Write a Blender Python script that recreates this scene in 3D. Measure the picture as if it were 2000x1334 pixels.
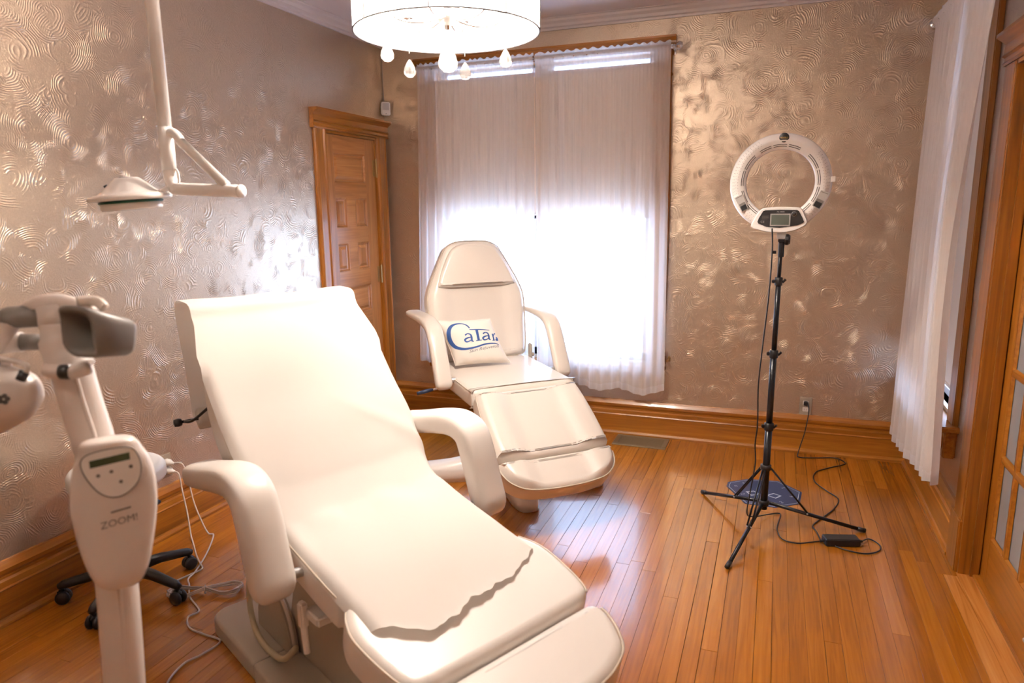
import bpy, bmesh, math, random
from mathutils import Vector, Matrix
random.seed(7)
PI = math.pi
sc = bpy.context.scene
COL = sc.collection
for o in list(bpy.data.objects): bpy.data.objects.remove(o)

# ------------------------------------------------------------------ camera, world, exposure
RX, LX, BY, FY = 0.793, -2.6265, 4.4444, -1.3      # right, left, back and front walls
CEIL = 2.655
yaw, pitch, roll = -.3628, -.1902, -.0128
Fv = Vector((math.sin(yaw)*math.cos(pitch), math.cos(yaw)*math.cos(pitch), math.sin(pitch)))
R0 = Vector((math.cos(yaw), -math.sin(yaw), 0)); U0 = R0.cross(Fv)
Rv = R0*math.cos(roll) + U0*math.sin(roll); Uv = -R0*math.sin(roll) + U0*math.cos(roll)
cam = bpy.data.cameras.new('camera'); co = bpy.data.objects.new('camera', cam); COL.objects.link(co)
m = Matrix((Rv, Uv, -Fv)).transposed().to_4x4(); m.translation = Vector((0, 0, 1.5)); co.matrix_world = m
cam.sensor_width = 36; cam.lens = 36*1355.15/2000
cam.dof.use_dof = True; cam.dof.focus_distance = 3.3; cam.dof.aperture_fstop = 2.8
cam.clip_start = .02
sc.camera = co
sc.view_settings.view_transform = 'Standard'; sc.view_settings.look = 'None'
sc.view_settings.exposure = 0.66; sc.view_settings.gamma = 1
sc.view_settings.use_curve_mapping = False
w = bpy.data.worlds.new('sky'); sc.world = w; w.use_nodes = True
w.node_tree.nodes['Background'].inputs[0].default_value = (.44, .63, 1, 1)
w.node_tree.nodes['Background'].inputs[1].default_value = 9.0

def portal(name, loc, rot, sx, sy):
    l = bpy.data.lights.new(name, 'AREA'); l.shape = 'RECTANGLE'; l.size = sx; l.size_y = sy
    l.cycles.is_portal = True
    o = bpy.data.objects.new(name, l); o.location = loc; o.rotation_euler = rot; COL.objects.link(o)
portal('daylight_portal', (-1.48, BY+.16, 1.45), (-PI/2, 0, 0), 1.6, 2.0)
portal('daylight_portal', (RX+.16, 3.88, 1.45), (0, PI/2, 0), 2.0, .8)

LAMP = Vector((-1.055, 2.213, 0))
bulb_power = 26.0
def point(name, loc, watts, rad, col=(1, .89, .78)):
    l = bpy.data.lights.new(name, 'POINT'); l.energy = watts; l.shadow_soft_size = rad; l.color = col
    o = bpy.data.objects.new(name, l); o.location = loc; COL.objects.link(o)
for k in range(4):
    a = PI/4 + k*PI/2
    point('chandelier_bulb_light', (LAMP.x+.13*math.cos(a), LAMP.y+.13*math.sin(a), 2.19), bulb_power, .035)
# added fill light behind the camera, not a known fixture of the room
point('added_fill_light', (-.9, -.35, 2.44), 75, .09, (1, .88, .77))

# ------------------------------------------------------------------ helpers
def tag(o, label=None, cat=None, group=None, kind=None):
    if label: o['label'] = label
    if cat: o['category'] = cat
    if group: o['group'] = group
    if kind: o['kind'] = kind
    return o
def thing(name, label, cat, loc=(0, 0, 0), rz=0, group=None):
    o = bpy.data.objects.new(name, None); COL.objects.link(o)
    o.location = loc; o.rotation_euler = (0, 0, rz); o.empty_display_size = .1
    return tag(o, label, cat, group)
def MESH(name, V, Fc, mat, parent=None, smooth=True, solid=0):
    me = bpy.data.meshes.new(name); me.from_pydata([tuple(v) for v in V], [], Fc); me.update()
    bm = bmesh.new(); bm.from_mesh(me); bmesh.ops.remove_doubles(bm, verts=bm.verts, dist=1e-6)
    bmesh.ops.recalc_face_normals(bm, faces=bm.faces); bm.to_mesh(me); bm.free()
    if smooth:
        for p in me.polygons: p.use_smooth = True
    if mat: me.materials.append(mat)
    o = bpy.data.objects.new(name, me); COL.objects.link(o)
    if parent: o.parent = parent
    if solid:
        md = o.modifiers.new('s', 'SOLIDIFY'); md.thickness = solid; md.offset = 0
    return o
class MB:
    """collects shapes that belong to ONE part"""
    def __init__(s): s.V = []; s.F = []
    def add(s, V, Fc):
        n = len(s.V); s.V += [Vector(v) for v in V]; s.F += [[i+n for i in f] for f in Fc]; return s
    def box(s, lo, hi, b=0, M=None):
        x0, y0, z0 = [min(a, c) for a, c in zip(lo, hi)]; x1, y1, z1 = [max(a, c) for a, c in zip(lo, hi)]
        if b <= 0:
            V = [(x, y, z) for z in (z0, z1) for x, y in ((x0, y0), (x1, y0), (x1, y1), (x0, y1))]
            Fc = [[0, 3, 2, 1], [4, 5, 6, 7], [0, 1, 5, 4], [1, 2, 6, 5], [2, 3, 7, 6], [3, 0, 4, 7]]
        else:
            bm = bmesh.new(); bmesh.ops.create_cube(bm, size=1)
            for v in bm.verts: v.co = Vector(((x0+x1)/2+v.co.x*(x1-x0), (y0+y1)/2+v.co.y*(y1-y0), (z0+z1)/2+v.co.z*(z1-z0)))
            b = min(b, (x1-x0)*.45, (y1-y0)*.45, (z1-z0)*.45)
            bmesh.ops.bevel(bm, geom=list(bm.edges), offset=b, segments=3, affect='EDGES')
            bm.verts.index_update()
            V = [v.co.copy() for v in bm.verts]; Fc = [[v.index for v in f.verts] for f in bm.faces]; bm.free()
        if M is not None: V = [M @ Vector(v) for v in V]
        return s.add(V, Fc)
    def tube(s, pts, r, n=10, close=False, flat=1.0, up=None, cap=True):
        pts = [Vector(p) for p in pts]; N = len(pts); V = []; Fc = []
        rs = r if isinstance(r, (list, tuple)) else [r]*N
        prev = None
        for i, p in enumerate(pts):
            a = pts[(i-1) % N] if (i > 0 or close) else p; b = pts[(i+1) % N] if (i < N-1 or close) else p
            t = (b-a).normalized()
            if prev is None:
                u = Vector(up) if up else (Vector((0, 0, 1)) if abs(t.z) < .9 else Vector((1, 0, 0)))
                u = (u - t*u.dot(t)).normalized()
            else:
                u = (prev - t*prev.dot(t))
                u = u.normalized() if u.length > 1e-6 else prev
            prev = u; v = t.cross(u)
            for k in range(n):
                A = 2*PI*k/n; V.append(p + u*rs[i]*flat*math.cos(A) + v*rs[i]*math.sin(A))
        for i in range(N if close else N-1):
            j = (i+1) % N
            for k in range(n):
                l = (k+1) % n; Fc.append([i*n+k, i*n+l, j*n+l, j*n+k])
        if not close and cap:
            Fc.append(list(range(n))[::-1]); Fc.append([(N-1)*n+k for k in range(n)])
        return s.add(V, Fc)
    def lathe(s, prof, c=(0, 0, 0), axis=(0, 0, 1), n=32, start=None, ring=False):
        """prof: (radius, height) pairs about an axis through c"""
        ax = Vector(axis).normalized(); u = Vector(start) if start else (Vector((1, 0, 0)) if abs(ax.x) < .9 else Vector((0, 1, 0)))
        u = (u-ax*u.dot(ax)).normalized(); v = ax.cross(u); c = Vector(c); V = []; Fc = []
        for r, h in prof:
            for k in range(n):
                A = 2*PI*k/n; V.append(c+ax*h+(u*math.cos(A)+v*math.sin(A))*r)
        for i in range(len(prof)-1):
            for k in range(n):
                l = (k+1) % n; Fc.append([i*n+k, i*n+l, (i+1)*n+l, (i+1)*n+k])
        if ring:
            m_ = (len(prof)-1)*n
            for k in range(n): l = (k+1) % n; Fc.append([m_+k, m_+l, l, k])
            return s.add(V, Fc)
        if prof[0][0] > 1e-5: Fc.append(list(range(n)))
        if prof[-1][0] > 1e-5: Fc.append([(len(prof)-1)*n+k for k in range(n)])
        return s.add(V, Fc)
    def prism(s, poly, fn0, fn1):
        n = len(poly); V = [fn0(*p) for p in poly] + [fn1(*p) for p in poly]
        Fc = [list(range(n))[::-1], [n+i for i in range(n)]] + [[i, (i+1) % n, n+(i+1) % n, n+i] for i in range(n)]
        return s.add(V, Fc)
    def build(s, name, mat, parent=None, smooth=False, solid=0):
        return MESH(name, s.V, s.F, mat, parent, smooth, solid)
def sm(pts, k=6, close=False):
    """Catmull-Rom smoothing"""
    P = [Vector(p) for p in pts]; n = len(P); out = []
    for i in range(n if close else n-1):
        g = (lambda j: P[j % n]) if close else (lambda j: P[max(0, min(n-1, j))])
        a, b, c, d = g(i-1), g(i), g(i+1), g(i+2)
        for j in range(k):
            t = j/k
            out.append(.5*((2*b)+(c-a)*t+(2*a-5*b+4*c-d)*t*t+(3*b-a-3*c+d)*t**3))
    if not close: out.append(P[-1])
    return out
def fr(t, a, b): return a+(b-a)*t
def mark(o, kind='structure', label=None): o['kind'] = kind; (label and o.__setitem__('label', label)); return o
def offset_poly(P, d):
    Q_ = [P[i] for i in range(len(P)) if math.hypot(P[i][0]-P[i-1][0], P[i][1]-P[i-1][1]) > 1e-5]
    if len(Q_) != len(P): raise ValueError('duplicate outline points')
    n = len(P); out = []
    for i in range(n):
        a, b, c = P[(i-1) % n], P[i], P[(i+1) % n]
        t = (Vector(c)-Vector(a)); t = t.normalized() if t.length > 1e-9 else Vector((1, 0))
        out.append((b[0]-t[1]*d, b[1]+t[0]*d))          # inward for a CCW outline
    return out
def pad_mesh(outline, thick, r, fn, dome=0.0, hf=None, rb=None, sym=False):
    """upholstered cushion: outline (u,v) CCW, rounded edges, domed top; sym = mirrored outline, filled with rows across"""
    rb = rb or r*.6
    n = len(outline); cu = sum(p[0] for p in outline)/n; cv = sum(p[1] for p in outline)/n
    rings = []
    for k in range(5):
        a = k/4*PI/2; rings.append((offset_poly(outline, rb*(1-math.sin(a))), rb*(1-math.cos(a)), 0))
    for k in range(7):
        a = k/6*PI/2; rings.append((offset_poly(outline, r*(1-math.cos(a))), thick-r+r*math.sin(a), (k/6)**2))
    base = rings[-1][0]
    V = []; Fc = []
    for P, h, wt in rings: V += [fn(p[0], p[1], h+(hf(*p)*wt if hf else 0)) for p in P]
    NR = len(rings)
    for i in range(NR-1):
        for k in range(n):
            l = (k+1) % n; Fc.append([i*n+k, i*n+l, (i+1)*n+l, (i+1)*n+k])
    top0 = (NR-1)*n
    if sym:
        h_ = n//2; NC = 22; rows = []
        for i in range(h_):
            A, B = base[i], base[n-1-i]; row = [top0+i]
            for j in range(1, NC):
                q = j/NC; u, v = fr(q, A[0], B[0]), fr(q, A[1], B[1]); e = min(1, 4*q*(1-q)); f = 4*(i/(h_-1))*(1-i/(h_-1))
                V.append(fn(u, v, thick+dome*e*f+(hf(u, v) if hf else 0))); row.append(len(V)-1)
            row.append(top0+n-1-i); rows.append(row)
        for i in range(h_-1):
            for j in range(NC): Fc.append([rows[i][j], rows[i][j+1], rows[i+1][j+1], rows[i+1][j]])
        Fc.append(rows[0][::-1]); Fc.append(rows[-1])
    else:
        SC = (.94, .88, .8, .7, .6, .5, .4, .3, .2, .1)
        for s_ in SC:
            V += [fn(cu+(p[0]-cu)*s_, cv+(p[1]-cv)*s_, thick+dome*(1-s_*s_)) for p in base]
        for i in range(NR-1, NR-1+len(SC)):
            for k in range(n):
                l = (k+1) % n; Fc.append([i*n+k, i*n+l, (i+1)*n+l, (i+1)*n+k])
        V.append(fn(cu, cv, thick+dome)); t = len(V)-1; b_ = (NR-1+len(SC))*n
        for k in range(n): Fc.append([b_+k, b_+(k+1) % n, t])
    V.append(fn(cu, cv, 0)); t = len(V)-1
    for k in range(n): Fc.append([(k+1) % n, k, t])
    return V, Fc
def bols(v, hw, a, b_):
    q = min(1, max(0, (abs(v)/hw-a)/b_)); return q*q*(3-2*q)
def half_outline(hw, step=.016):
    """hw: (t, halfwidth) from low to high t -> closed CCW mirrored outline in (t, lateral)"""
    P = sm([(a, max(b, .004), 0) for a, b in hw], 6); A = [(P[0].x, max(.004, P[0].y))]
    for p in P[1:]:
        q = A[-1]; d = math.hypot(p.x-q[0], p.y-q[1])
        if d < .004: continue
        k = max(1, round(d/step))
        for j in range(1, k+1): A.append((fr(j/k, q[0], p.x), max(.004, fr(j/k, q[1], p.y))))
    return [(p[0], -p[1]) for p in A] + [(p[0], p[1]) for p in A[::-1]]
def rrect(x0, x1, y0, y1, r, n=6):
    out = []
    for cx, cy, a0 in ((x1-r, y1-r, 0), (x0+r, y1-r, 90), (x0+r, y0+r, 180), (x1-r, y0+r, 270)):
        for k in range(n+1):
            a = math.radians(a0+90*k/n); out.append((cx+r*math.cos(a), cy+r*math.sin(a)))
    return out
def dense(P, step=.03):
    out = []; n = len(P)
    for i in range(n):
        a, b = P[i], P[(i+1) % n]; d = math.hypot(b[0]-a[0], b[1]-a[1]); k = max(1, int(d/step))
        for j in range(k): out.append((fr(j/k, a[0], b[0]), fr(j/k, a[1], b[1])))
    return out

# ------------------------------------------------------------------ materials
def new_mat(name):
    mt = bpy.data.materials.new(name); mt.use_nodes = True
    nt = mt.node_tree; return mt, nt, nt.nodes['Principled BSDF']
def N(nt, t, **kw):
    n = nt.nodes.new(t)
    for k, v in kw.items(): setattr(n, k, v)
    return n
def plain(name, col, rough=.5, metal=0, bump=0, bscale=300, coat=0, spec=.5, trans=0, sss=0):
    mt, nt, b = new_mat(name)
    b.inputs['Base Color'].default_value = (*col, 1); b.inputs['Roughness'].default_value = rough
    b.inputs['Metallic'].default_value = metal; b.inputs['Coat Weight'].default_value = coat
    b.inputs['Specular IOR Level'].default_value = spec; b.inputs['Transmission Weight'].default_value = trans
    tc = N(nt, 'ShaderNodeTexCoord')
    ns = N(nt, 'ShaderNodeTexNoise'); ns.inputs['Scale'].default_value = bscale; ns.inputs['Detail'].default_value = 3
    nt.links.new(tc.outputs['Object'], ns.inputs['Vector'])
    bp = N(nt, 'ShaderNodeBump'); bp.inputs['Strength'].default_value = bump if bump else .02; bp.inputs['Distance'].default_value = .001
    nt.links.new(ns.outputs['Fac'], bp.inputs['Height']); nt.links.new(bp.outputs['Normal'], b.inputs['Normal'])
    return mt
def wood(name, axis, c_dark, c_mid, c_light, rough=.32, per_object=False, coat=.18, fine=1.0, strong=.6):
    mt, nt, b = new_mat(name); L = nt.links.new
    tc = N(nt, 'ShaderNodeTexCoord'); mp = N(nt, 'ShaderNodeMapping')
    s = [38*fine]*3; s['XYZ'.index(axis)] = 1.6*fine
    mp.inputs['Scale'].default_value = s
    L(tc.outputs['Object'], mp.inputs['Vector'])
    vec = mp.outputs['Vector']
    if per_object:
        oi = N(nt, 'ShaderNodeObjectInfo'); ml = N(nt, 'ShaderNodeMath', operation='MULTIPLY'); ml.inputs[1].default_value = 97
        L(oi.outputs['Random'], ml.inputs[0])
        ad = N(nt, 'ShaderNodeVectorMath', operation='ADD'); L(vec, ad.inputs[0]); L(ml.outputs[0], ad.inputs[1]); vec = ad.outputs[0]
    n1 = N(nt, 'ShaderNodeTexNoise'); n1.inputs['Scale'].default_value = 1; n1.inputs['Detail'].default_value = 6; n1.inputs['Distortion'].default_value = 1.2
    L(vec, n1.inputs['Vector'])
    n2 = N(nt, 'ShaderNodeTexNoise'); n2.inputs['Scale'].default_value = .12; n2.inputs['Detail'].default_value = 2
    L(vec, n2.inputs['Vector'])
    mx = N(nt, 'ShaderNodeMath', operation='MULTIPLY_ADD'); L(n1.outputs['Fac'], mx.inputs[0]); mx.inputs[1].default_value = strong
    sub = N(nt, 'ShaderNodeMath', operation='MULTIPLY'); L(n2.outputs['Fac'], sub.inputs[0]); sub.inputs[1].default_value = 1-strong
    L(sub.outputs[0], mx.inputs[2])
    val = mx.outputs[0]
    if per_object:
        a2 = N(nt, 'ShaderNodeMath', operation='MULTIPLY_ADD'); L(oi.outputs['Random'], a2.inputs[0]); a2.inputs[1].default_value = .20
        a3 = N(nt, 'ShaderNodeMath', operation='SUBTRACT'); L(val, a3.inputs[0]); a3.inputs[1].default_value = .13; L(a3.outputs[0], a2.inputs[2]); val = a2.outputs[0]
    cr = N(nt, 'ShaderNodeValToRGB'); e = cr.color_ramp.elements
    e[0].position = .30; e[0].color = (*c_dark, 1); e[1].position = .70; e[1].color = (*c_light, 1)
    k = e.new(.5); k.color = (*c_mid, 1)
    L(val, cr.inputs['Fac']); L(cr.outputs['Color'], b.inputs['Base Color'])
    b.inputs['Roughness'].default_value = rough; b.inputs['Coat Weight'].default_value = coat; b.inputs['Coat Roughness'].default_value = .10
    bp = N(nt, 'ShaderNodeBump'); bp.inputs['Strength'].default_value = .12; bp.inputs['Distance'].default_value = .002
    L(n1.outputs['Fac'], bp.inputs['Height']); L(bp.outputs['Normal'], b.inputs['Normal'])
    return mt
TR = ((.17, .054, .004), (.32, .110, .009), (.45, .18, .022))
M = {}
for ax in 'XYZ': M['trim'+ax] = wood('oak_trim_'+ax, ax, *TR)
M['plank'] = wood('oak_floor', 'Y', (.27, .083, .005), (.38, .126, .007), (.47, .172, .015), rough=.26, per_object=True, coat=.7, fine=1.5)
M['border'] = wood('pale_oak', 'Y', (.34, .12, .02), (.56, .22, .045), (.66, .30, .075), rough=.25, coat=.4, fine=1.0, strong=.9)
M['under'] = plain('under_floor', (.05, .02, .006), .9)
M['doorZ'] = wood('oak_door', 'Z', (.24, .085, .018), (.40, .155, .04), (.52, .23, .07), rough=.33)
M['doorY'] = wood('oak_door_rail', 'Y', (.24, .085, .018), (.40, .155, .04), (.52, .23, .07), rough=.33)
M['leather'] = plain('cream_vinyl', (.72, .655, .59), .30, bump=.10, bscale=500, coat=.15)
M['leather2'] = plain('white_vinyl', (.76, .71, .66), .36, bump=.08, bscale=500, coat=.1)
M['piping'] = plain('cream_piping', (.55, .47, .38), .35)
M['seam'] = plain('dark_seam', (.16, .12, .09), .6)
M['plastic'] = plain('white_plastic', (.90, .87, .84), .25, coat=.2)
M['offwhite'] = plain('warm_plastic', (.70, .62, .55), .35)
M['device'] = plain('device_shell', (.76, .68, .63), .32, coat=.1)
M['beige'] = plain('beige_metal', (.42, .36, .29), .45, bump=.05)
M['greyp'] = plain('grey_plastic', (.17, .15, .135), .42)
M['dgrey'] = plain('dark_grey_plastic', (.07, .065, .06), .4)
M['black'] = plain('black_plastic', (.012, .012, .014), .35)
M['blackm'] = plain('black_metal', (.012, .013, .017), .28, metal=.3)
M['chrome'] = plain('chrome', (.75, .75, .77), .18, metal=1)
M['brass'] = plain('aged_brass', (.40, .27, .12), .35, metal=.9)
M['bronze'] = plain('bronze_register', (.27, .21, .12), .42, metal=.55)
M['navy'] = plain('navy_vinyl', (.012, .035, .11), .45)
M['navyp'] = plain('navy_plastic', (.02, .04, .10), .4)
M['printw'] = plain('pale_print', (.55, .60, .68), .5)
M['blue'] = plain('blue_print', (.022, .075, .26), .7)
M['greytext'] = plain('grey_print', (.11, .12, .15), .7)
M['gold'] = plain('gold_print', (.75, .5, .12), .4)
M['lcd'] = plain('lcd_screen', (.10, .115, .095), .15)
M['lcd2'] = plain('lcd_screen_dark', (.05, .06, .03), .2)
M['silver'] = plain('silver_bezel', (.55, .55, .55), .3, metal=.6)
M['crown'] = plain('white_paint', (.62, .56, .55), .4)
M['ceiling'] = plain('ceiling_paint', (.66, .60, .60), .55, bump=.06, bscale=60)
M['white'] = plain('white_vinyl_frame', (.72, .72, .76), .35)
M['plate'] = plain('outlet_plate', (.34, .27, .20), .4)
M['cordw'] = plain('white_cord', (.62, .55, .50), .4)
M['cotton'] = plain('pillow_cotton', (.80, .74, .67), .85, bump=.25, bscale=900)
M['green'] = plain('green_gasket', (.01, .10, .06), .4)
M['hose'] = plain('yellowed_hose', (.52, .45, .30), .4)
M['frost'] = plain('frosted_glass', (.30, .34, .36), .22, coat=.6)

def glass(name, col=(1, 1, 1), rough=0.0):
    mt = bpy.data.materials.new(name); mt.use_nodes = True; nt = mt.node_tree; nt.nodes.clear(); L = nt.links.new
    out = N(nt, 'ShaderNodeOutputMaterial'); t = N(nt, 'ShaderNodeBsdfTransparent'); g = N(nt, 'ShaderNodeBsdfGlossy')
    g.inputs['Roughness'].default_value = .03; t.inputs[0].default_value = (*col, 1)
    fz = N(nt, 'ShaderNodeFresnel'); fz.inputs[0].default_value = 1.18; mx = N(nt, 'ShaderNodeMixShader')
    gb = N(nt, 'ShaderNodeNewGeometry'); om = N(nt, 'ShaderNodeMath', operation='SUBTRACT'); om.inputs[0].default_value = 1; L(gb.outputs['Backfacing'], om.inputs[1])
    ff = N(nt, 'ShaderNodeMath', operation='MULTIPLY'); L(fz.outputs[0], ff.inputs[0]); L(om.outputs[0], ff.inputs[1]); L(ff.outputs[0], mx.inputs[0]); L(t.outputs[0], mx.inputs[1]); L(g.outputs[0], mx.inputs[2]); L(mx.outputs[0], out.inputs[0]); return mt
M['glass'] = glass('window_glass')
mt = bpy.data.materials.new('crystal'); mt.use_nodes = True; nt = mt.node_tree; nt.nodes.clear(); L = nt.links.new
_o = N(nt, 'ShaderNodeOutputMaterial'); _g = N(nt, 'ShaderNodeBsdfGlass'); _g.inputs['IOR'].default_value = 1.5; _g.inputs['Roughness'].default_value = .05
_t = N(nt, 'ShaderNodeBsdfTranslucent'); _t.inputs[0].default_value = (1, .97, .93, 1); _x = N(nt, 'ShaderNodeMixShader'); _x.inputs[0].default_value = .28
L(_g.outputs[0], _x.inputs[1]); L(_t.outputs[0], _x.inputs[2]); L(_x.outputs[0], _o.inputs[0]); M['crystal'] = mt
def cloth(name, col, transp, transl, rough=.9, nsc=0):
    mt = bpy.data.materials.new(name); mt.use_nodes = True; nt = mt.node_tree; nt.nodes.clear(); L = nt.links.new
    out = N(nt, 'ShaderNodeOutputMaterial'); t = N(nt, 'ShaderNodeBsdfTransparent'); d = N(nt, 'ShaderNodeBsdfDiffuse'); tl = N(nt, 'ShaderNodeBsdfTranslucent')
    d.inputs[0].default_value = (*col, 1); tl.inputs[0].default_value = (*col, 1)
    m1 = N(nt, 'ShaderNodeMixShader'); m1.inputs[0].default_value = transl; L(d.outputs[0], m1.inputs[1]); L(tl.outputs[0], m1.inputs[2])
    m2 = N(nt, 'ShaderNodeMixShader'); L(m1.outputs[0], m2.inputs[1]); L(t.outputs[0], m2.inputs[2])
    tc = N(nt, 'ShaderNodeTexCoord'); mp = N(nt, 'ShaderNodeMapping'); mp.inputs['Scale'].default_value = (160, 160, 2.0)
    ns = N(nt, 'ShaderNodeTexNoise'); ns.inputs['Scale'].default_value = 1; L(tc.outputs['Object'], mp.inputs[0]); L(mp.outputs[0], ns.inputs['Vector'])
    mr = N(nt, 'ShaderNodeMapRange'); mr.inputs['To Min'].default_value = max(0, transp-.06); mr.inputs['To Max'].default_value = min(1, transp+.06) if transp > 0 else 0
    L(ns.outputs['Fac'], mr.inputs['Value']); L(mr.outputs[0], m2.inputs[0])
    L(m2.outputs[0], out.inputs[0]); return mt
M['sheer'] = cloth('sheer_voile', (.92, .86, .80), .28, .42)
M['sheer2'] = cloth('dense_voile', (.82, .76, .72), .16, .28)
M['hem'] = cloth('voile_hem', (.82, .79, .78), .12, .5)
M['shade'] = cloth('shade_fabric', (.90, .80, .71), 0, .08)
M['drum'] = cloth('drum_fabric', (.95, .92, .88), 0, .6)
M['paper'] = cloth('exam_paper', (.79, .74, .69), 0, .25)

# embossed metallic wallpaper with swirls
mt, nt, b = new_mat('swirl_wallpaper'); L = nt.links.new
geo = N(nt, 'ShaderNodeNewGeometry')
dn = N(nt, 'ShaderNodeTexNoise'); dn.inputs['Scale'].default_value = 6; dn.inputs['Detail'].default_value = 2
L(geo.outputs['Position'], dn.inputs['Vector'])
dsub = N(nt, 'ShaderNodeVectorMath', operation='SUBTRACT'); L(dn.outputs['Color'], dsub.inputs[0]); dsub.inputs[1].default_value = (.5, .5, .5)
dsc = N(nt, 'ShaderNodeVectorMath', operation='SCALE'); L(dsub.outputs[0], dsc.inputs[0]); dsc.inputs['Scale'].default_value = .05
dad = N(nt, 'ShaderNodeVectorMath', operation='ADD'); L(geo.outputs['Position'], dad.inputs[0]); L(dsc.outputs[0], dad.inputs[1])
hs = []
for sc_, freq, off in ((4.8, 158, (0, 0, 0)), (6.6, 118, (3.3, 1.7, 9.1))):
    ao = N(nt, 'ShaderNodeVectorMath', operation='ADD'); L(dad.outputs[0], ao.inputs[0]); ao.inputs[1].default_value = off
    vo = N(nt, 'ShaderNodeTexVoronoi', feature='F1'); vo.inputs['Scale'].default_value = sc_; L(ao.outputs[0], vo.inputs['Vector'])
    mu = N(nt, 'ShaderNodeMath', operation='MULTIPLY'); L(vo.outputs['Distance'], mu.inputs[0]); mu.inputs[1].default_value = freq
    s0 = N(nt, 'ShaderNodeMath', operation='SINE'); L(mu.outputs[0], s0.inputs[0])
    s1 = N(nt, 'ShaderNodeMath', operation='MULTIPLY_ADD'); L(s0.outputs[0], s1.inputs[0]); s1.inputs[1].default_value = .5; s1.inputs[2].default_value = .5
    si = N(nt, 'ShaderNodeMath', operation='POWER'); L(s1.outputs[0], si.inputs[0]); si.inputs[1].default_value = 1.8
    mk = N(nt, 'ShaderNodeTexNoise'); mk.inputs['Scale'].default_value = sc_*2.2; mk.inputs['Detail'].default_value = 3; L(ao.outputs[0], mk.inputs['Vector'])
    mr = N(nt, 'ShaderNodeMapRange'); mr.inputs['From Min'].default_value = .48; mr.inputs['From Max'].default_value = .68; L(mk.outputs['Fac'], mr.inputs['Value'])
    pr_ = N(nt, 'ShaderNodeMath', operation='MULTIPLY'); L(si.outputs[0], pr_.inputs[0]); L(mr.outputs[0], pr_.inputs[1]); hs.append(pr_)
sm_ = N(nt, 'ShaderNodeMath', operation='ADD'); L(hs[0].outputs[0], sm_.inputs[0]); L(hs[1].outputs[0], sm_.inputs[1])
gr = N(nt, 'ShaderNodeTexNoise'); gr.inputs['Scale'].default_value = 160; gr.inputs['Detail'].default_value = 2; L(geo.outputs['Position'], gr.inputs['Vector'])
ga = N(nt, 'ShaderNodeMath', operation='MULTIPLY_ADD'); L(gr.outputs['Fac'], ga.inputs[0]); ga.inputs[1].default_value = .3; L(sm_.outputs[0], ga.inputs[2])
bp = N(nt, 'ShaderNodeBump'); bp.inputs['Strength'].default_value = .85; bp.inputs['Distance'].default_value = .0013
L(ga.outputs[0], bp.inputs['Height']); L(bp.outputs['Normal'], b.inputs['Normal'])
cr = N(nt, 'ShaderNodeValToRGB'); cr.color_ramp.elements[0].color = (.52, .415, .31, 1); cr.color_ramp.elements[1].color = (.67, .545, .42, 1)
L(gr.outputs['Fac'], cr.inputs['Fac']); L(cr.outputs['Color'], b.inputs['Base Color'])
b.inputs['Metallic'].default_value = .82; b.inputs['Roughness'].default_value = .37
M['wall'] = mt

# ------------------------------------------------------------------ structure
T = .14
def wall(name, axis, face, out, a0, a1, holes, mat):
    """axis 'x': wall plane x=face; out = outward direction; holes (a0,a1,z0,z1)"""
    mb = MB(); cuts = sorted({a0, a1, *[h[0] for h in holes], *[h[1] for h in holes]})
    for u0, u1 in zip(cuts, cuts[1:]):
        zs = [(0, CEIL)]
        for h in holes:
            if h[0] <= u0 and u1 <= h[1]: zs = [(0, h[2]), (h[3], CEIL)]
        for z0, z1 in zs:
            if z1-z0 < .001: continue
            if axis == 'x': mb.box((face, u0, z0), (face+out*T, u1, z1))
            else: mb.box((u0, face, z0), (u1, face+out*T, z1))
    return mark(mb.build(name, mat))
W1 = (-2.235, -.735, .50, 2.425)       # back window opening (x0,x1,z0,z1)
W2 = (3.53, 4.30, .55, 2.40)          # right window opening (y0,y1,..)
D1 = (3.72, 4.303, 0, 1.985)          # closet door
D2 = (1.74, 3.107, 0, 2.0)            # french doors
wall('wall_back', 'y', BY, 1, LX-T, RX+T, [W1], M['wall'])
wall('wall_left', 'x', LX, -1, FY, BY, [D1], M['wall'])
wall('wall_right', 'x', RX, 1, FY, BY, [W2, D2], M['wall'])
wall('wall_front', 'y', FY, -1, LX-T, RX+T, [], M['wall'])
mark(MB().box((LX-T, FY-T, CEIL), (RX+T, BY+T, CEIL+.1)).build('ceiling', M['ceiling']))

mark(MB().box((LX-T-.03, 3.6, -.06), (LX-T-.001, BY+T, 2.1)).build('wall_light_block', M['under']))  # added unseen slab, stops sky light leaking round the closet door
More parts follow.
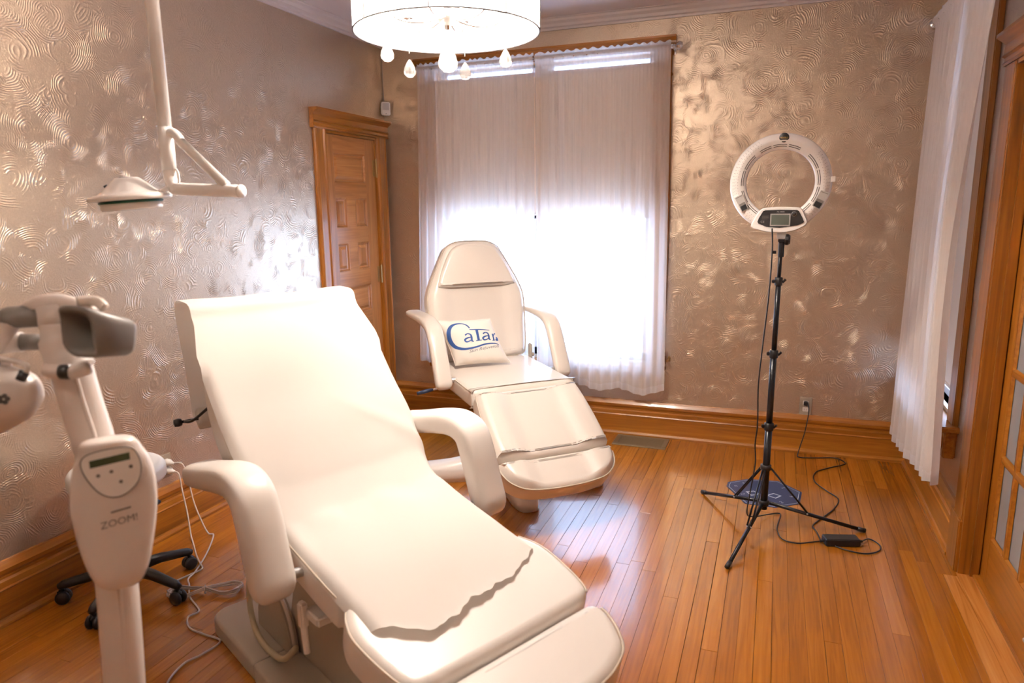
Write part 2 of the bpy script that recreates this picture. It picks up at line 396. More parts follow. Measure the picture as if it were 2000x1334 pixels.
# floor with planks
fl = mark(MB().box((LX-T, FY-T, -.06), (RX+T, BY+T, -.016)).build('floor', M['under']))
pw = .0572; x = LX; rest = MB(); nplank = 0
x1lim = RX+.02
ix = 0
while x < x1lim-.001:
    xe = min(x+pw, x1lim); y = BY - random.uniform(.2, 1.3); ye = BY
    while ye > .9:
        g = random.choice((.0004, .0005, .0006, .0005, .0007, .0006, .0004, .0022)); dz = random.uniform(-.0004, .0002)
        yy0 = max(y, .9)
        xr = xe
        if xe > .7155 and ye <= 3.07:      # the pale border boards lie here
            if x > .715: ye = y; y = ye-1.0; continue
            xr = .7155
        elif xe > .7155: yy0 = max(yy0, 3.07); y = max(y, 3.07)
        if ye-yy0 > .01:
            lo = (x+g/2, yy0+.0006, -.016); hi = (xr-g/2, ye-.0006, dz)
            c = .0004
            V = [(lo[0], lo[1], lo[2]), (hi[0], lo[1], lo[2]), (hi[0], hi[1], lo[2]), (lo[0], hi[1], lo[2]),
                 (lo[0], lo[1], dz-c), (hi[0], lo[1], dz-c), (hi[0], hi[1], dz-c), (lo[0], hi[1], dz-c),
                 (lo[0]+c, lo[1]+c, dz), (hi[0]-c, lo[1]+c, dz), (hi[0]-c, hi[1]-c, dz), (lo[0]+c, hi[1]-c, dz)]
            Fc = [[8, 9, 10, 11], [4, 5, 9, 8], [5, 6, 10, 9], [6, 7, 11, 10], [7, 4, 8, 11], [0, 1, 5, 4], [1, 2, 6, 5], [2, 3, 7, 6], [3, 0, 4, 7]]
            MESH('plank', V, Fc, M['plank'], fl, smooth=False); nplank += 1
        ye = y; y = ye - random.choice((.55, .8, 1.1, 1.4, 1.7, 2.0))*random.uniform(.85, 1.15)
    if x < .715: rest.box((x+.0005, FY, -.016), (min(xe, .715)-.0005, .899, 0))
    x += pw; ix += 1
o = rest.build('unseen_planks', M['plank'], fl); o['kind'] = 'stuff'
for a, b_, mt_ in ((.7165, .7665, 'border'), (.768, .8225, 'border')):
    MB().box((a, FY, -.016), (b_, 3.068 if a < .75 else 3.105, .0004)).build('border_board', M[mt_], fl)
mark(MB().box((RX+.03, D2[0], -.016), (RX+T, D2[1], .012), .003).build('trim_1', M['trimY']))

# baseboards: moulded profile swept along the wall
BP = [(0, 0), (.036, 0), (.036, .012), (.030, .024), (.022, .028), (.022, .130), (.026, .136), (.022, .142), (.022, .165), (.014, .172), (.014, .182), (.024, .196), (.028, .212), (.020, .226), (.012, .238), (0, .238)]
def run_profile(name, prof, p0, p1, inward, mat, z0=0, parent=None):
    """prof: (distance from wall, height)"""
    p0, p1, n = Vector(p0), Vector(p1), Vector(inward)
    mb = MB(); k = len(prof)
    V = [p0+n*a+Vector((0, 0, z0+b_)) for a, b_ in prof] + [p1+n*a+Vector((0, 0, z0+b_)) for a, b_ in prof]
    Fc = [list(range(k)), [k+i for i in range(k)]] + [[i, (i+1) % k, k+(i+1) % k, k+i] for i in range(k)]
    return mb.add(V, Fc).build(name, mat, parent)
mark(run_profile('baseboard_back', BP, (LX, BY, 0), (RX, BY, 0), (0, -1, 0), M['trimX']))
mark(run_profile('baseboard_left', BP, (LX, FY, 0), (LX, 3.60, 0), (1, 0, 0), M['trimY']))
mark(run_profile('baseboard_right', BP, (RX, 3.252, 0), (RX, BY-.04, 0), (-1, 0, 0), M['trimY']))
mark(run_profile('baseboard_front', BP, (LX+.04, FY, 0), (RX, FY, 0), (0, 1, 0), M['trimX']))
CP = [(0, 0), (.012, 0), (.014, .012), (.024, .018), (.028, .034), (.044, .046), (.05, .058), (.06, .062), (.06, .068), (0, .068)]
cz = CEIL-.066
mark(run_profile('trim_2', CP, (LX, BY, 0), (RX, BY, 0), (0, -1, 0), M['crown'], cz))
mark(run_profile('trim_3', CP, (LX, FY, 0), (LX, BY, 0), (1, 0, 0), M['crown'], cz))
mark(run_profile('trim_4', CP, (RX, FY, 0), (RX, BY, 0), (-1, 0, 0), M['crown'], cz))
mark(run_profile('trim_5', CP, (LX, FY, 0), (RX, FY, 0), (0, 1, 0), M['crown'], cz))

# ---- closet door in the left wall
CASE = [(0, 0), (.012, 0), (.020, .006), (.024, .014), (.018, .022), (.018, .080), (.026, .088), (.028, .100), (.020, .112), (.010, .116), (0, .116)]
def casing_v(name, wall_pt, along, inward, z0, z1, mat, parent, width=.116):
    """vertical moulded casing; profile (depth, across)"""
    n = Vector(inward); a = Vector(along); p = Vector(wall_pt); k = len(CASE); V = []
    for z in (z0, z1): V += [p+n*d+a*(c*width/.116)+Vector((0, 0, z)) for d, c in CASE]
    Fc = [list(range(k)), [k+i for i in range(k)]] + [[i, (i+1) % k, k+(i+1) % k, k+i] for i in range(k)]
    return MB().add(V, Fc).build(name, mat, parent)
d1 = mark(bpy.data.objects.new('door_1', None)); COL.objects.link(d1)
casing_v('casing', (LX, 3.604, 0), (0, 1, 0), (1, 0, 0), 0, 1.985, M['trimZ'], d1)
casing_v('casing', (LX, BY-.022, 0), (0, -1, 0), (1, 0, 0), 0, 1.985, M['trimZ'], d1)
HP = [(0, 0), (.026, 0), (.030, .008), (.024, .016), (.024, .030), (.034, .036), (.028, .044), (.026, .078), (.034, .086), (.052, .100), (.058, .104), (.058, .116), (0, .116)]
run_profile('head_casing', HP, (LX, 3.585, 0), (LX, BY-.003, 0), (1, 0, 0), M['trimY'], 1.985, d1)
MB().box((LX-T, 3.70, 0), (LX+.004, 3.722, 1.985)).build('jamb', M['trimZ'], d1)
MB().box((LX-T, 4.301, 0), (LX+.004, 4.325, 1.985)).build('jamb', M['trimZ'], d1)
MB().box((LX-T, 3.722, 1.968), (LX+.002, 4.301, 1.99)).build('jamb', M['trimY'], d1)
lf = MB(); xf = LX-.008                                  # door face just behind the wall face
rows = [(1.862, 1.674, 1), (1.578, 1.388, 2), (1.286, 1.102, 2), (.992, .811, 1), (.702, .512, 1), (.407, .215, 1)]
py0, py1 = 3.815, 4.180
lf.box((xf-.034, 3.724, .008), (xf, py0, 1.966)); lf.box((xf-.034, py1, .008), (xf, 4.299, 1.966))
leaf = lf.build('door_leaf', M['doorZ'], d1)
zt = 1.966; rl = MB()
for z1_, z0_, k in rows:
    rl.box((xf-.034, py0, z1_), (xf-.0008, py1, zt)); zt = z0_
    if k == 2: rl.box((xf-.034, 3.940, z0_), (xf-.0004, 4.040, z1_))
rl.box((xf-.034, py0, .008), (xf-.0008, py1, zt)); rl.build('rails', M['doorY'], leaf)
for z1_, z0_, k in rows:
    for a, b_ in ([(py0, py1)] if k == 1 else [(py0, 3.940), (4.040, py1)]):
        mb = MB(); P = [(a, z0_), (b_, z0_), (b_, z1_), (a, z1_)]
        def ring(d, x_): return [Vector((x_, p[0]+(d if p[0] == a else -d), p[1]+(d if p[1] == z0_ else -d))) for p in P]
        ds = ((0, xf), (.006, xf-.002), (.012, xf-.010), (.022, xf-.012), (.040, xf-.003), (.046, xf-.003))
        R_ = [ring(*q) for q in ds]; V = sum(R_, []); Fc = []
        for i in range(len(R_)-1):
            for k_ in range(4): Fc.append([i*4+k_, i*4+(k_+1) % 4, (i+1)*4+(k_+1) % 4, (i+1)*4+k_])
        Fc.append([len(V)-4+i for i in range(4)])
        mb.add(V, Fc).box((xf-.03, a, z0_), (xf-.014, b_, z1_)).build('door_panel', M['doorY'] if k == 1 else M['doorZ'], leaf)
for z_ in (1.78, .33, 1.05):
    mb = MB().box((xf-.002, 4.270, z_-.055), (xf+.002, 4.300, z_+.055))
    mb.tube([(xf+.010, 4.306, z_-.062), (xf+.010, 4.306, z_+.062)], .007, 8).tube([(xf+.010, 4.306, z_+.062), (xf+.010, 4.306, z_+.070)], .004, 8)
    mb.build('hinge', M['brass'], leaf)
mb = MB().lathe([(.0, 0), (.022, 0), (.022, .006), (.008, .010), (.008, .03), (.022, .036), (.027, .048), (.018, .060), (0, .063)], (xf, 3.77, .93), (1, 0, 0), 20)
mb.build('door_knob', M['brass'], leaf)

# ---- back window: casings, head cap, sashes, sill
w1 = mark(bpy.data.objects.new('window_1', None)); COL.objects.link(w1)
x0, x1, z0, z1 = W1
def colonette(x_, y_, za, zb, ins):
    prof = []
    for z_, r in ((za, .030), (za+.05, .030), (za+.055, .020), (za+.07, .026), (za+.09, .018), (1.0, .024), (1.5, .027), (1.9, .024), (zb-.20, .018), (zb-.175, .018), (zb-.165, .025), (zb-.15, .018), (zb-.06, .018), (zb-.05, .026), (zb, .028)):
        prof.append((r, z_))
    return MB().lathe(prof, (x_, y_, 0), (0, 0, 1), 16)
for s_, xo in ((-1, x0), (1, x1)):
    c_ = MB().box((xo, BY-.020, z0-.02), (xo+s_*.075, BY+.001, z1+.01), .003)
    cs = c_.build('casing', M['trimZ'], w1)
    colonette(xo+s_*.080, BY-.018, z0, z1+.01, 0).build('half_column', M['trimZ'], cs, smooth=True)
WH = [(0, 0), (.03, 0), (.034, .010), (.028, .018), (.030, .028), (.045, .040), (.055, .046), (.055, .058), (0, .058)]
run_profile('head_casing', WH, (x0-.125, BY, 0), (x1+.12, BY, 0), (0, -1, 0), M['trimX'], z1+.005, w1)
MB().box((x0-.11, BY-.065, z0-.045), (x1+.11, BY+.05, z0-.018), .006).build('sill', M['trimX'], w1)
MB().box((x0-.09, BY-.022, z0-.13), (x1+.09, BY, z0-.045), .004).build('apron', M['trimX'], w1)
MB().box((x0-.002, BY-.004, z0-.02), (x0+.012, BY+T, z1)).box((x1-.012, BY-.004, z0-.02), (x1+.002, BY+T, z1)).box((x0, BY-.004, z1-.012), (x1, BY+T, z1)).box((x0, BY+.04, z0-.02), (x1, BY+T, z0)).build('jamb_lining', M['trimZ'], w1)
mc = (x0+x1)/2
MB().box((mc-.03, BY+.03, z0), (mc+.03, BY+T, z1), .004).build('mullion', M['trimZ'], w1)
for a, b_ in ((x0+.012, mc-.03), (mc+.03, x1-.012)):
    for za, zb, yy in ((z0, 1.47, BY+.075), (1.44, z1-.012, BY+.105)):
        fr_ = MB(); f_ = .045
        fr_.box((a, yy, za), (a+f_, yy+.03, zb), .003).box((b_-f_, yy, za), (b_, yy+.03, zb), .003).box((a, yy, za), (b_, yy+.03, za+f_), .003).box((a, yy, zb-(f_ if zb < 2 else .018)), (b_, yy+.03, zb), .003)
        so = fr_.build('sash', M['white'], w1)
        MB().box((a+f_, yy+.013, za+f_), (b_-f_, yy+.017, zb-(f_ if zb < 2 else .018))).build('pane', M['glass'], so)
def roller(p0, p1, z_top, z_bot, inward, which, group):
    """blind between p0 and p1 (xy)"""
    p0, p1, n = Vector((*p0, 0)), Vector((*p1, 0)), Vector(inward)
    t = thing('roller_blind', which, 'blind', ((p0+p1)/2), 0, group)
    c = (p0+p1)/2; p0 = p0-c; p1 = p1-c; d = (p1-p0).normalized()
    MB().tube([p0+Vector((0, 0, z_top)), p1+Vector((0, 0, z_top))], .017, 14).build('roller_tube', M['white'], t, True)
    V = []; Fc = []
    for i in range(2):
        for p in (p0+d*.008, p1-d*.008): V.append(p+n*.012+Vector((0, 0, fr(i, z_bot, z_top))))
    V += [v-n*.0012 for v in V]
    MESH('shade_cloth', V, [[0, 1, 3, 2], [4, 6, 7, 5], [0, 4, 5, 1], [2, 3, 7, 6], [0, 2, 6, 4], [1, 5, 7, 3]], M['shade'], t, False)
    a, b_ = p0+d*.008+n*.012, p1-d*.008+n*.012
    MB().tube([a+Vector((0, 0, z_bot)), b_+Vector((0, 0, z_bot))], .007, 8).build('bottom_bar', M['shade'], t, True)
roller((x0+.006, BY+.024), (mc-.002, BY+.024), 2.338, 1.455, (0, -1, 0), 'beige roller blind half lowered behind the left half of the wide sheer-curtained window', 'roller blinds')
roller((mc+.002, BY+.024), (x1-.006, BY+.024), 2.338, 1.445, (0, -1, 0), 'beige roller blind half lowered behind the right half of the wide sheer-curtained window', 'roller blinds')

# ---- right window
w2 = mark(bpy.data.objects.new('window_2', None)); COL.objects.link(w2)
y0, y1, z0, z1 = W2
MB().box((RX-.024, y0-.11, z0-.02), (RX+.001, y0+.004, z1+.01), .004).build('casing', M['trimZ'], w2)
MB().box((RX-.024, y1-.004, z0-.02), (RX+.001, y1+.09, z1+.01), .004).build('casing', M['trimZ'], w2)
MB().box((RX-.04, y0-.13, z1+.01), (RX+.001, y1+.10, z1+.06), .006).build('head_casing', M['trimY'], w2)
MB().box((RX-.075, y0-.14, z0-.045), (RX+.05, y1+.09, z0-.018), .006).build('sill', M['trimY'], w2)
ap = MB().box((RX-.05, y0-.11, z0-.17), (RX, y0-.02, z0-.045), .005).box((RX-.02, y0-.02, z0-.13), (RX, y1+.09, z0-.045)).build('apron', M['trimY'], w2)
MB().tube([(RX-.055, y0-.065, z0-.075+.035*math.cos(a*PI/8)-.02) if False else (RX-.052, y0-.065+.026*math.sin(a*PI/8), z0-.10+.034*math.cos(a*PI/8)) for a in range(16)], .004, 6, close=True).build('bracket_ring', M['trimY'], ap, True)
MB().box((RX-.004, y0-.002, z0-.02), (RX+T, y0+.010, z1)).box((RX-.004, y1-.010, z0-.02), (RX+T, y1+.002, z1)).box((RX+.02, y0, z0-.02), (RX+T, y1, z0)).box((RX, y0, z1-.01), (RX+T, y1, z1)).build('jamb_lining', M['trimZ'], w2)
for za, zb, xx in ((z0, 1.47, RX+.05), (1.44, z1-.01, RX+.085)):
    f_ = .04; a, b_ = y0+.01, y1-.01
    so = MB().box((xx, a, za), (xx+.03, a+f_, zb), .003).box((xx, b_-f_, za), (xx+.03, b_, zb), .003).box((xx, a, za), (xx+.03, b_, za+f_), .003).box((xx, a, zb-f_), (xx+.03, b_, zb), .003).build('sash', M['white'], w2)
    MB().box((xx+.013, a+f_, za+f_), (xx+.017, b_-f_, zb-f_)).build('pane', M['glass'], so)
roller((RX+.028, y0+.045), (RX+.028, y1-.014), 2.335, .64, (-1, 0, 0), 'beige roller blind behind the sheer curtain of the narrow window beside the glazed doors', 'roller blinds')

# ---- french doors on the right
d2 = mark(bpy.data.objects.new('door_2', None)); COL.objects.link(d2)
ya, yb = D2[0], D2[1]
for s_, yy in ((1, yb), (-1, ya)):
    MB().box((RX-.025, yy, .22), (RX+.001, yy+s_*.125, 2.0), .004).build('casing', M['trimZ'], d2)
    MB().box((RX-.034, yy-s_*.001, 0), (RX+.001, yy+s_*.143, .225), .004).build('plinth_block', M['trimZ'], d2)
    MB().box((RX-.020, yy-s_*.012, 0), (RX+T, yy+s_*.002, 2.0)).build('jamb', M['trimZ'], d2)
    MB().box((RX+.02, yy-s_*.024, 0), (RX+.05, yy-s_*.010, 1.99)).build('door_stop', M['trimZ'], d2)
run_profile('head_casing', HP, (RX, ya-.15, 0), (RX, yb+.15, 0), (-1, 0, 0), M['trimY'], 2.0, d2)
MB().box((RX-.02, ya, 1.985), (RX+T, yb, 2.002)).build('jamb', M['trimY'], d2)
xd = .848
def fleaf(u0, u1, near):
    zb, zt_ = .205, 1.875; st = .092; zbm, ztm = .006, 1.983
    g0, g1 = u0+st, u1-st*.93
    if near: g0, g1 = u0+.088, u1-st
    f_ = MB().box((xd, u0, zbm), (xd+.038, g0, ztm), .002).box((xd, g1, zbm), (xd+.038, u1, ztm), .002)
    lo_ = f_.build('glazed_door_leaf', M['trimZ'], d2)
    MB().box((xd, g0, zbm), (xd+.038, g1, zb)).box((xd, g0, zt_), (xd+.038, g1, ztm)).build('rails', M['trimY'], lo_)
    nc, nr = 3, 5; mw = .022; cw = (g1-g0-mw*(nc-1))/nc; rh = (zt_-zb-mw*(nr-1))/nr
    for i in range(nc):
        for j in range(nr):
            a = g0+i*(cw+mw); c_ = zb+j*(rh+mw)
            MB().box((xd+.014, a-.003, c_-.003), (xd+.022, a+cw+.003, c_+rh+.003)).build('pane', M['frost'], lo_)
            # sloping glazing bead round the pane
            P = [(a, c_), (a+cw, c_), (a+cw, c_+rh), (a, c_+rh)]
            def rg(d, x_): return [Vector((x_, p[0]+(d if p[0] == a else -d), p[1]+(d if p[1] == c_ else -d))) for p in P]
            V = rg(-.001, xd+.001)+rg(.007, xd+.012); Fc = [[k_, (k_+1) % 4, 4+(k_+1) % 4, 4+k_] for k_ in range(4)]
            MB().add(V, Fc).build('glazing_bead', M['trimY'], lo_)
    for i in range(1, nc): 
        a = g0+i*(cw+mw)-mw; MB().box((xd+.002, a, zb), (xd+.036, a+mw, zt_)).build('muntin', M['trimZ'], lo_)
    for j in range(1, nr):
        c_ = zb+j*(rh+mw)-mw; MB().box((xd+.0025, g0, c_), (xd+.035, g1, c_+mw)).build('muntin', M['trimY'], lo_)
    return lo_
l1 = fleaf(2.425, yb-.012, False); l2 = fleaf(ya+.012, 2.420, True)
bolt = MB().box((xd-.006, 2.455, .03), (xd+.001, 2.485, .20), .002).tube([(xd-.012, 2.47, .02), (xd-.012, 2.47, .19)], .006, 8).box((xd-.03, 2.463, .10), (xd-.010, 2.477, .112), .002)
bolt.build('floor_bolt', M['silver'], l1)
MB().lathe([(0, 0), (.024, 0), (.024, .006), (.009, .01), (.009, .035), (.026, .045), (.026, .058), (0, .062)], (xd, 2.37, .95), (-1, 0, 0), 18).build('door_knob', M['brass'], l2)

# ------------------------------------------------------------------ curtains
def curtain(name, label, P0, P1, inward, ztop, zrod, zbots, nfold, amp, seed, group, rodr=.012, spread0=0, spread1=0, hem=.045, shape=None, mat='sheer'):
    """sheer panel hung on a rod between P0 and P1 (xy)"""
    rnd = random.Random(seed); P0, P1, n = Vector((*P0, 0)), Vector((*P1, 0)), Vector(inward)
    nu, nv = nfold*12, 46; d = (P1-P0)
    ph = [rnd.uniform(-.6, .6) for _ in range(nfold+2)]; am = [rnd.uniform(.35, 1.25) for _ in range(nfold+2)]
    ph2 = [rnd.uniform(0, 6.28) for _ in range(4)]
    zr = [ztop, ztop-.012, zrod+rodr+.004, zrod+.004, zrod-rodr-.006]
    zz = zr + [fr((k/(nv-1))**1.0, zr[-1], 0) for k in range(1, nv)]
    V = []; Fc = []; rows_ = len(zz)
    for j, z_ in enumerate(zz):
        for i in range(nu+1):
            u = i/nu; f = u*nfold; k = int(min(f, nfold-1e-6)); lo = f-k
            a = am[k]*(1-lo)+am[k+1]*lo; p_ = ph[k]*(1-lo)+ph[k+1]*lo
            q = u*(len(zbots)-1); qi = int(min(q, len(zbots)-1.001)); zb = fr(q-qi, zbots[qi], zbots[qi+1])
            depth = 0 if j < 5 else (j-4)/(rows_-5)
            z = z_ if j < 5 else fr(depth, zr[-1], zb)
            if j == 0: z += .006*math.sin(f*9+a*5)
            wave = math.sin(2*PI*f+p_+.6*math.sin(3*depth+ph2[0]))
            fine = math.sin(2*PI*f*3.3+ph2[1])*.35
            ga = (.35+.65*min(1, depth*2.2))
            off = amp*(a*wave*ga + fine*(1-depth)*.55)
            if j in (2, 3): off = off*.35+rodr*1.35
            elif j < 5: off *= .6
            s0 = spread0*depth; s1 = spread1*depth
            uu = -s0+u*(1+s0+s1)+.25*a/nfold*math.cos(2*PI*f+p_)*depth*.25
            p = P0+d*uu
            if shape: p = p+Vector(shape(u, depth))
            V.append(p+n*(off+.012*depth)+Vector((0, 0, z)))
    W_ = nu+1
    for j in range(rows_-1):
        for i in range(nu): Fc.append([j*W_+i, j*W_+i+1, (j+1)*W_+i+1, (j+1)*W_+i])
    t = thing(name, label, 'curtain', (P0+P1)/2, 0, group); c = (P0+P1)/2
    V = [v-c for v in V]
    o = MESH('voile', V, Fc, M[mat], t)
    # hem: the last rows doubled
    HV = []; HF = []; zs = rows_-1
    for i in range(nu+1):
        b_ = V[zs*W_+i]; a = V[(zs-2)*W_+i]; l = (a-b_); l = l*(hem/l.length) if l.length else l
        HV += [b_-n*.0015*-1, b_+l-n*.0015*-1]
    for i in range(nu): HF.append([2*i, 2*i+2, 2*i+3, 2*i+1])
    MESH('hem', HV, HF, M['hem'], t)
    return t
CY = BY-.095
curtain('sheer_curtain', 'sheer white voile panel on the left half of the wide window, behind a chair', (-2.305, CY), (-1.485, CY), (0, -1, 0), 2.445, 2.412, [.43, .41, .40, .38, .36], 13, .018, 3, 'sheer curtains', spread0=.06)
curtain('sheer_curtain', 'sheer white voile panel on the right half of the wide window, beside metallic wallpaper', (-1.475, CY), (-.635, CY), (0, -1, 0), 2.445, 2.412, [.36, .33, .35, .31, .34, .30, .345], 12, .020, 11, 'sheer curtains', spread1=.02)
t = thing('curtain_rod', 'thin pale curtain rod with faceted glass end knobs above the wide window', 'curtain rod', (-1.47, CY, 2.412))
rod = MB().tube([(-.845, 0, 0), (.845, 0, 0)], .0085, 12).build('rod', M['chrome'], t, True)
for s_ in (-1, 1):
    MB().lathe([(.006, 0), (.012, .004), (.012, .012), (.007, .016), (.018, .022), (.026, .034), (.026, .044), (.018, .056), (0, .060)], (s_*.845, 0, 0), (s_, 0, 0), 10).build('finial', M['chrome'], t)
    MB().box((s_*.84-.006, -.004, -.012), (s_*.84+.006, .0949, .012), .002).box((s_*.84-.012, .088, -.03), (s_*.84+.012, .0949, .03), .002).build('bracket', M['chrome'], t)
MB().box((-.615, BY-.075, .525), (-.603, BY-.004, .54), .002).box((-.612, BY-.01, .515), (-.598, BY-.001, .55), .002).build('hook', M['brass'])
hk = bpy.data.objects['hook']; hk.name = 'tieback_hook'; tag(hk, 'small brass hook on the wall at the lower right edge of the wide window curtain', 'hook')

XC = RX-.125
def rshape(u, dp):
    # the near edge swings with the cloth
    return (0, 0, 0)
curtain('sheer_curtain', 'white sheer voile panel hanging past the narrow right-hand window beside the glazed doors', (XC, 4.10), (XC, 3.02), (-1, 0, 0), 2.395, 2.36, [.25, .24, .27, .28, .31, .33, .37], 9, .022, 5, 'sheer curtains', spread0=.08, spread1=-.02,
        shape=lambda u, dp: (0, .20*u*math.sin(PI*min(1, dp))**1.2+.05*u*dp, 0), mat='sheer2')
t = thing('curtain_rod', 'thin pale curtain rod with glass end knobs on the right-hand wall', 'curtain rod', (XC, 3.6, 2.36))
MB().tube([(0, -.66, 0), (0, .52, 0)], .0085, 12).build('rod', M['chrome'], t, True)
MB().lathe([(.006, 0), (.012, .004), (.012, .012), (.007, .016), (.018, .022), (.024, .034), (.024, .044), (0, .056)], (0, .52, 0), (0, 1, 0), 10).build('finial', M['chrome'], t)
MB().lathe([(.006, 0), (.012, .004), (.012, .012), (.007, .016), (.018, .022), (.024, .034), (.024, .044), (0, .056)], (0, -.66, 0), (0, -1, 0), 10).build('finial', M['chrome'], t)
for yy in (-.6, .5): MB().box((-.002, yy-.006, -.012), (.1249, yy+.006, .012), .002).build('bracket', M['chrome'], t)

# ------------------------------------------------------------------ treatment chairs
def chair(name, label, P, far):
    t = thing(name, label, 'chair', (P['x'], P['y'], 0), P['th'])
    hw = P['hw']; ls, zs, ps, pl, pb = P['ls'], P['zs'], P['ps'], P['pl'], P['pb']
    sb = (-ls/2, zs-math.tan(ps)*ls/2); sf = (ls/2, zs+math.tan(ps)*ls/2)
    mat = P['mat']; th = P['thick']
    sd = (math.cos(ps), math.sin(ps)); sn = (-math.sin(ps), math.cos(ps))
    ld = (math.cos(pl), -math.sin(pl)); ln = (math.sin(pl), math.cos(pl))
    bd = (-math.cos(pb), math.sin(pb)); bn = (math.sin(pb), math.cos(pb))
    def seat(u, v, h): k = h-th; return Vector((sb[0]+sd[0]*u+sn[0]*k, v, sb[1]+sd[1]*u+sn[1]*k))
    def leg(u, v, h): k = h-th; return Vector((sf[0]+ld[0]*u+ln[0]*k, v, sf[1]+ld[1]*u+ln[1]*k))
    def back(u, v, h): k = h-th; return Vector((sb[0]+bd[0]*u+bn[0]*k, v, sb[1]+bd[1]*u+bn[1]*k))
    L_ = ls/math.cos(ps)
    so = half_outline([(-.02, 0), (-.02, .1), (-.02, hw-.05), (-.008, hw-.012), (.03, hw), (.15, hw), (L_-.05, hw), (L_-.018, hw-.012), (L_-.006, hw-.05), (L_-.006, .1), (L_-.006, 0)])
    V, Fc = pad_mesh(so, th, .028, seat, .008, sym=True)
    sp = MESH('seat', V, Fc, mat, t)
    def pipe(pts, keep, f_, r_, par):
        n_ = len(pts); st_ = next(i for i in range(n_) if not keep(*pts[i-1]) and keep(*pts[i])); seg = []
        for i in range(n_+1):
            p_ = pts[(st_+i) % n_]
            if i < n_ and keep(*p_): seg.append(f_(*p_))
            else:
                if len(seg) > 2: MB().tube(seg, r_, 6).build('piping', M['piping'], par, True)
                seg = []
    pipe(offset_poly(so, .003), lambda u, v: u < L_-.03, lambda u, v: seat(u, v, th-.012), .003, sp)
    # leg rest and foot cushion
    o1 = half_outline(P['leg'])
    V, Fc = pad_mesh(o1, th, .026, leg, .0, lambda u, v: P['bol']*bols(v, hw, .38, .32), sym=True)
    lp = MESH('leg_rest', V, Fc, mat, t)
    e1 = P['leg'][-1][0]
    pipe(offset_poly(o1, .002), lambda u, v: .025 < u < e1-.02, lambda u, v: leg(u, v, th-.010), .003, lp)
    o2 = half_outline(P['foot'])
    dz = P['footdz']
    V, Fc = pad_mesh(o2, th+.006, .03, lambda u, v, h: leg(u, v, h+dz), .0, lambda u, v: P['bol']*bols(v, hw, .38, .32), sym=True)
    fp = MESH('foot_cushion', V, Fc, mat, t)
    e2 = P['foot'][0][0]
    pipe(offset_poly(o2, .002), lambda u, v: u > e2+.03, lambda u, v: leg(u, v, th+dz-.004), .0035, fp)
    # backrest
    o3 = half_outline(P['back'])
    V, Fc = pad_mesh(o3, th*1.05, .035, back, .0, lambda u, v: P['bbol']*bols(v, hw, .5, .3), sym=True)
    bp_ = MESH('backrest', V, Fc, mat, t)
    MB().tube([back(u, v, th*.9) for u, v in offset_poly(o3, .002)], .0035, 6, close=True).build('piping', M['piping'], bp_, True)
    if far:
        hp = half_outline(P['pillow'])
        V, Fc = pad_mesh(hp, .05, .022, lambda u, v, h: back(u, v, h+th-.010), .012, sym=True)
        pp = MESH('head_cushion', V, Fc, mat, t)
        MB().tube([back(u, v, th+.014) for u, v in offset_poly(hp, .002)], .0028, 6, close=True).build('piping', M['piping'], pp, True)
    # armrests: one padded L each
    for s_ in (-1, 1):
        path = sm([(p[0], s_*P['la'], p[1]) for p in P['arm']], 7)
        cl_ = [0]
        for i_ in range(1, len(path)): cl_.append(cl_[-1]+(path[i_]-path[i_-1]).length)
        tot = cl_[-1]
        def along(d_):
            for i_ in range(len(path)-1):
                if cl_[i_+1] >= d_: return path[i_].lerp(path[i_+1], (d_-cl_[i_])/(cl_[i_+1]-cl_[i_]+1e-9))
            return path[-1].copy()
        Rc = P['at']*1.25; ds_ = [Rc*(1-math.cos(k_/7*PI/2)) for k_ in range(8)]
        dd_ = ds_+[Rc+(tot-2*Rc)*k_/40 for k_ in range(1, 40)]+[tot-q_ for q_ in ds_[::-1]]
        path = [along(min(q_, tot-1e-6)) for q_ in dd_]
        n_ = len(path); V = []; Fc = []; K = 20
        for i, p in enumerate(path):
            a = path[max(0, i-1)]; b_ = path[min(n_-1, i+1)]; tg = (b_-a).normalized(); up_ = Vector((0, 1, 0)).cross(tg)
            q = i/(n_-1)
            dm = min(dd_[i], tot-dd_[i]); x_ = min(1, dm/Rc); e = max(.02, math.sqrt(max(0, 1-(1-x_)**2)))
            wd = P['aw']*(1-(1-e)*.55*(1 if e > .05 else 1.6)); tk = P['at']*e*(P['tip']+(1-P['tip'])*min(1, dd_[i]/tot/.45))
            for k in range(K):
                A = 2*PI*k/K; ca, sa = math.cos(A), math.sin(A)
                ex = .62
                V.append(p+Vector((0, 1, 0))*wd*math.copysign(abs(ca)**ex, ca)+up_*tk*math.copysign(abs(sa)**ex, sa))
        for i in range(n_-1):
            for k in range(K): Fc.append([i*K+k, i*K+(k+1) % K, (i+1)*K+(k+1) % K, (i+1)*K+k])
        Fc += [list(range(K)), [(n_-1)*K+k for k in range(K)]]
        ar = MESH('armrest', V, Fc, mat, t)
        e_ = path[-1]
        MB().tube([(e_.x-.03, s_*(P['la']-.01), e_.z+.045), (e_.x-.03, s_*(hw-.10), e_.z+.03)], .014, 10).build('arm_bracket', M['silver'], ar, True)
    return t, dict(sb=sb, sf=sf, seat=seat, leg=leg, back=back, th=th, hw=hw, L=L_)

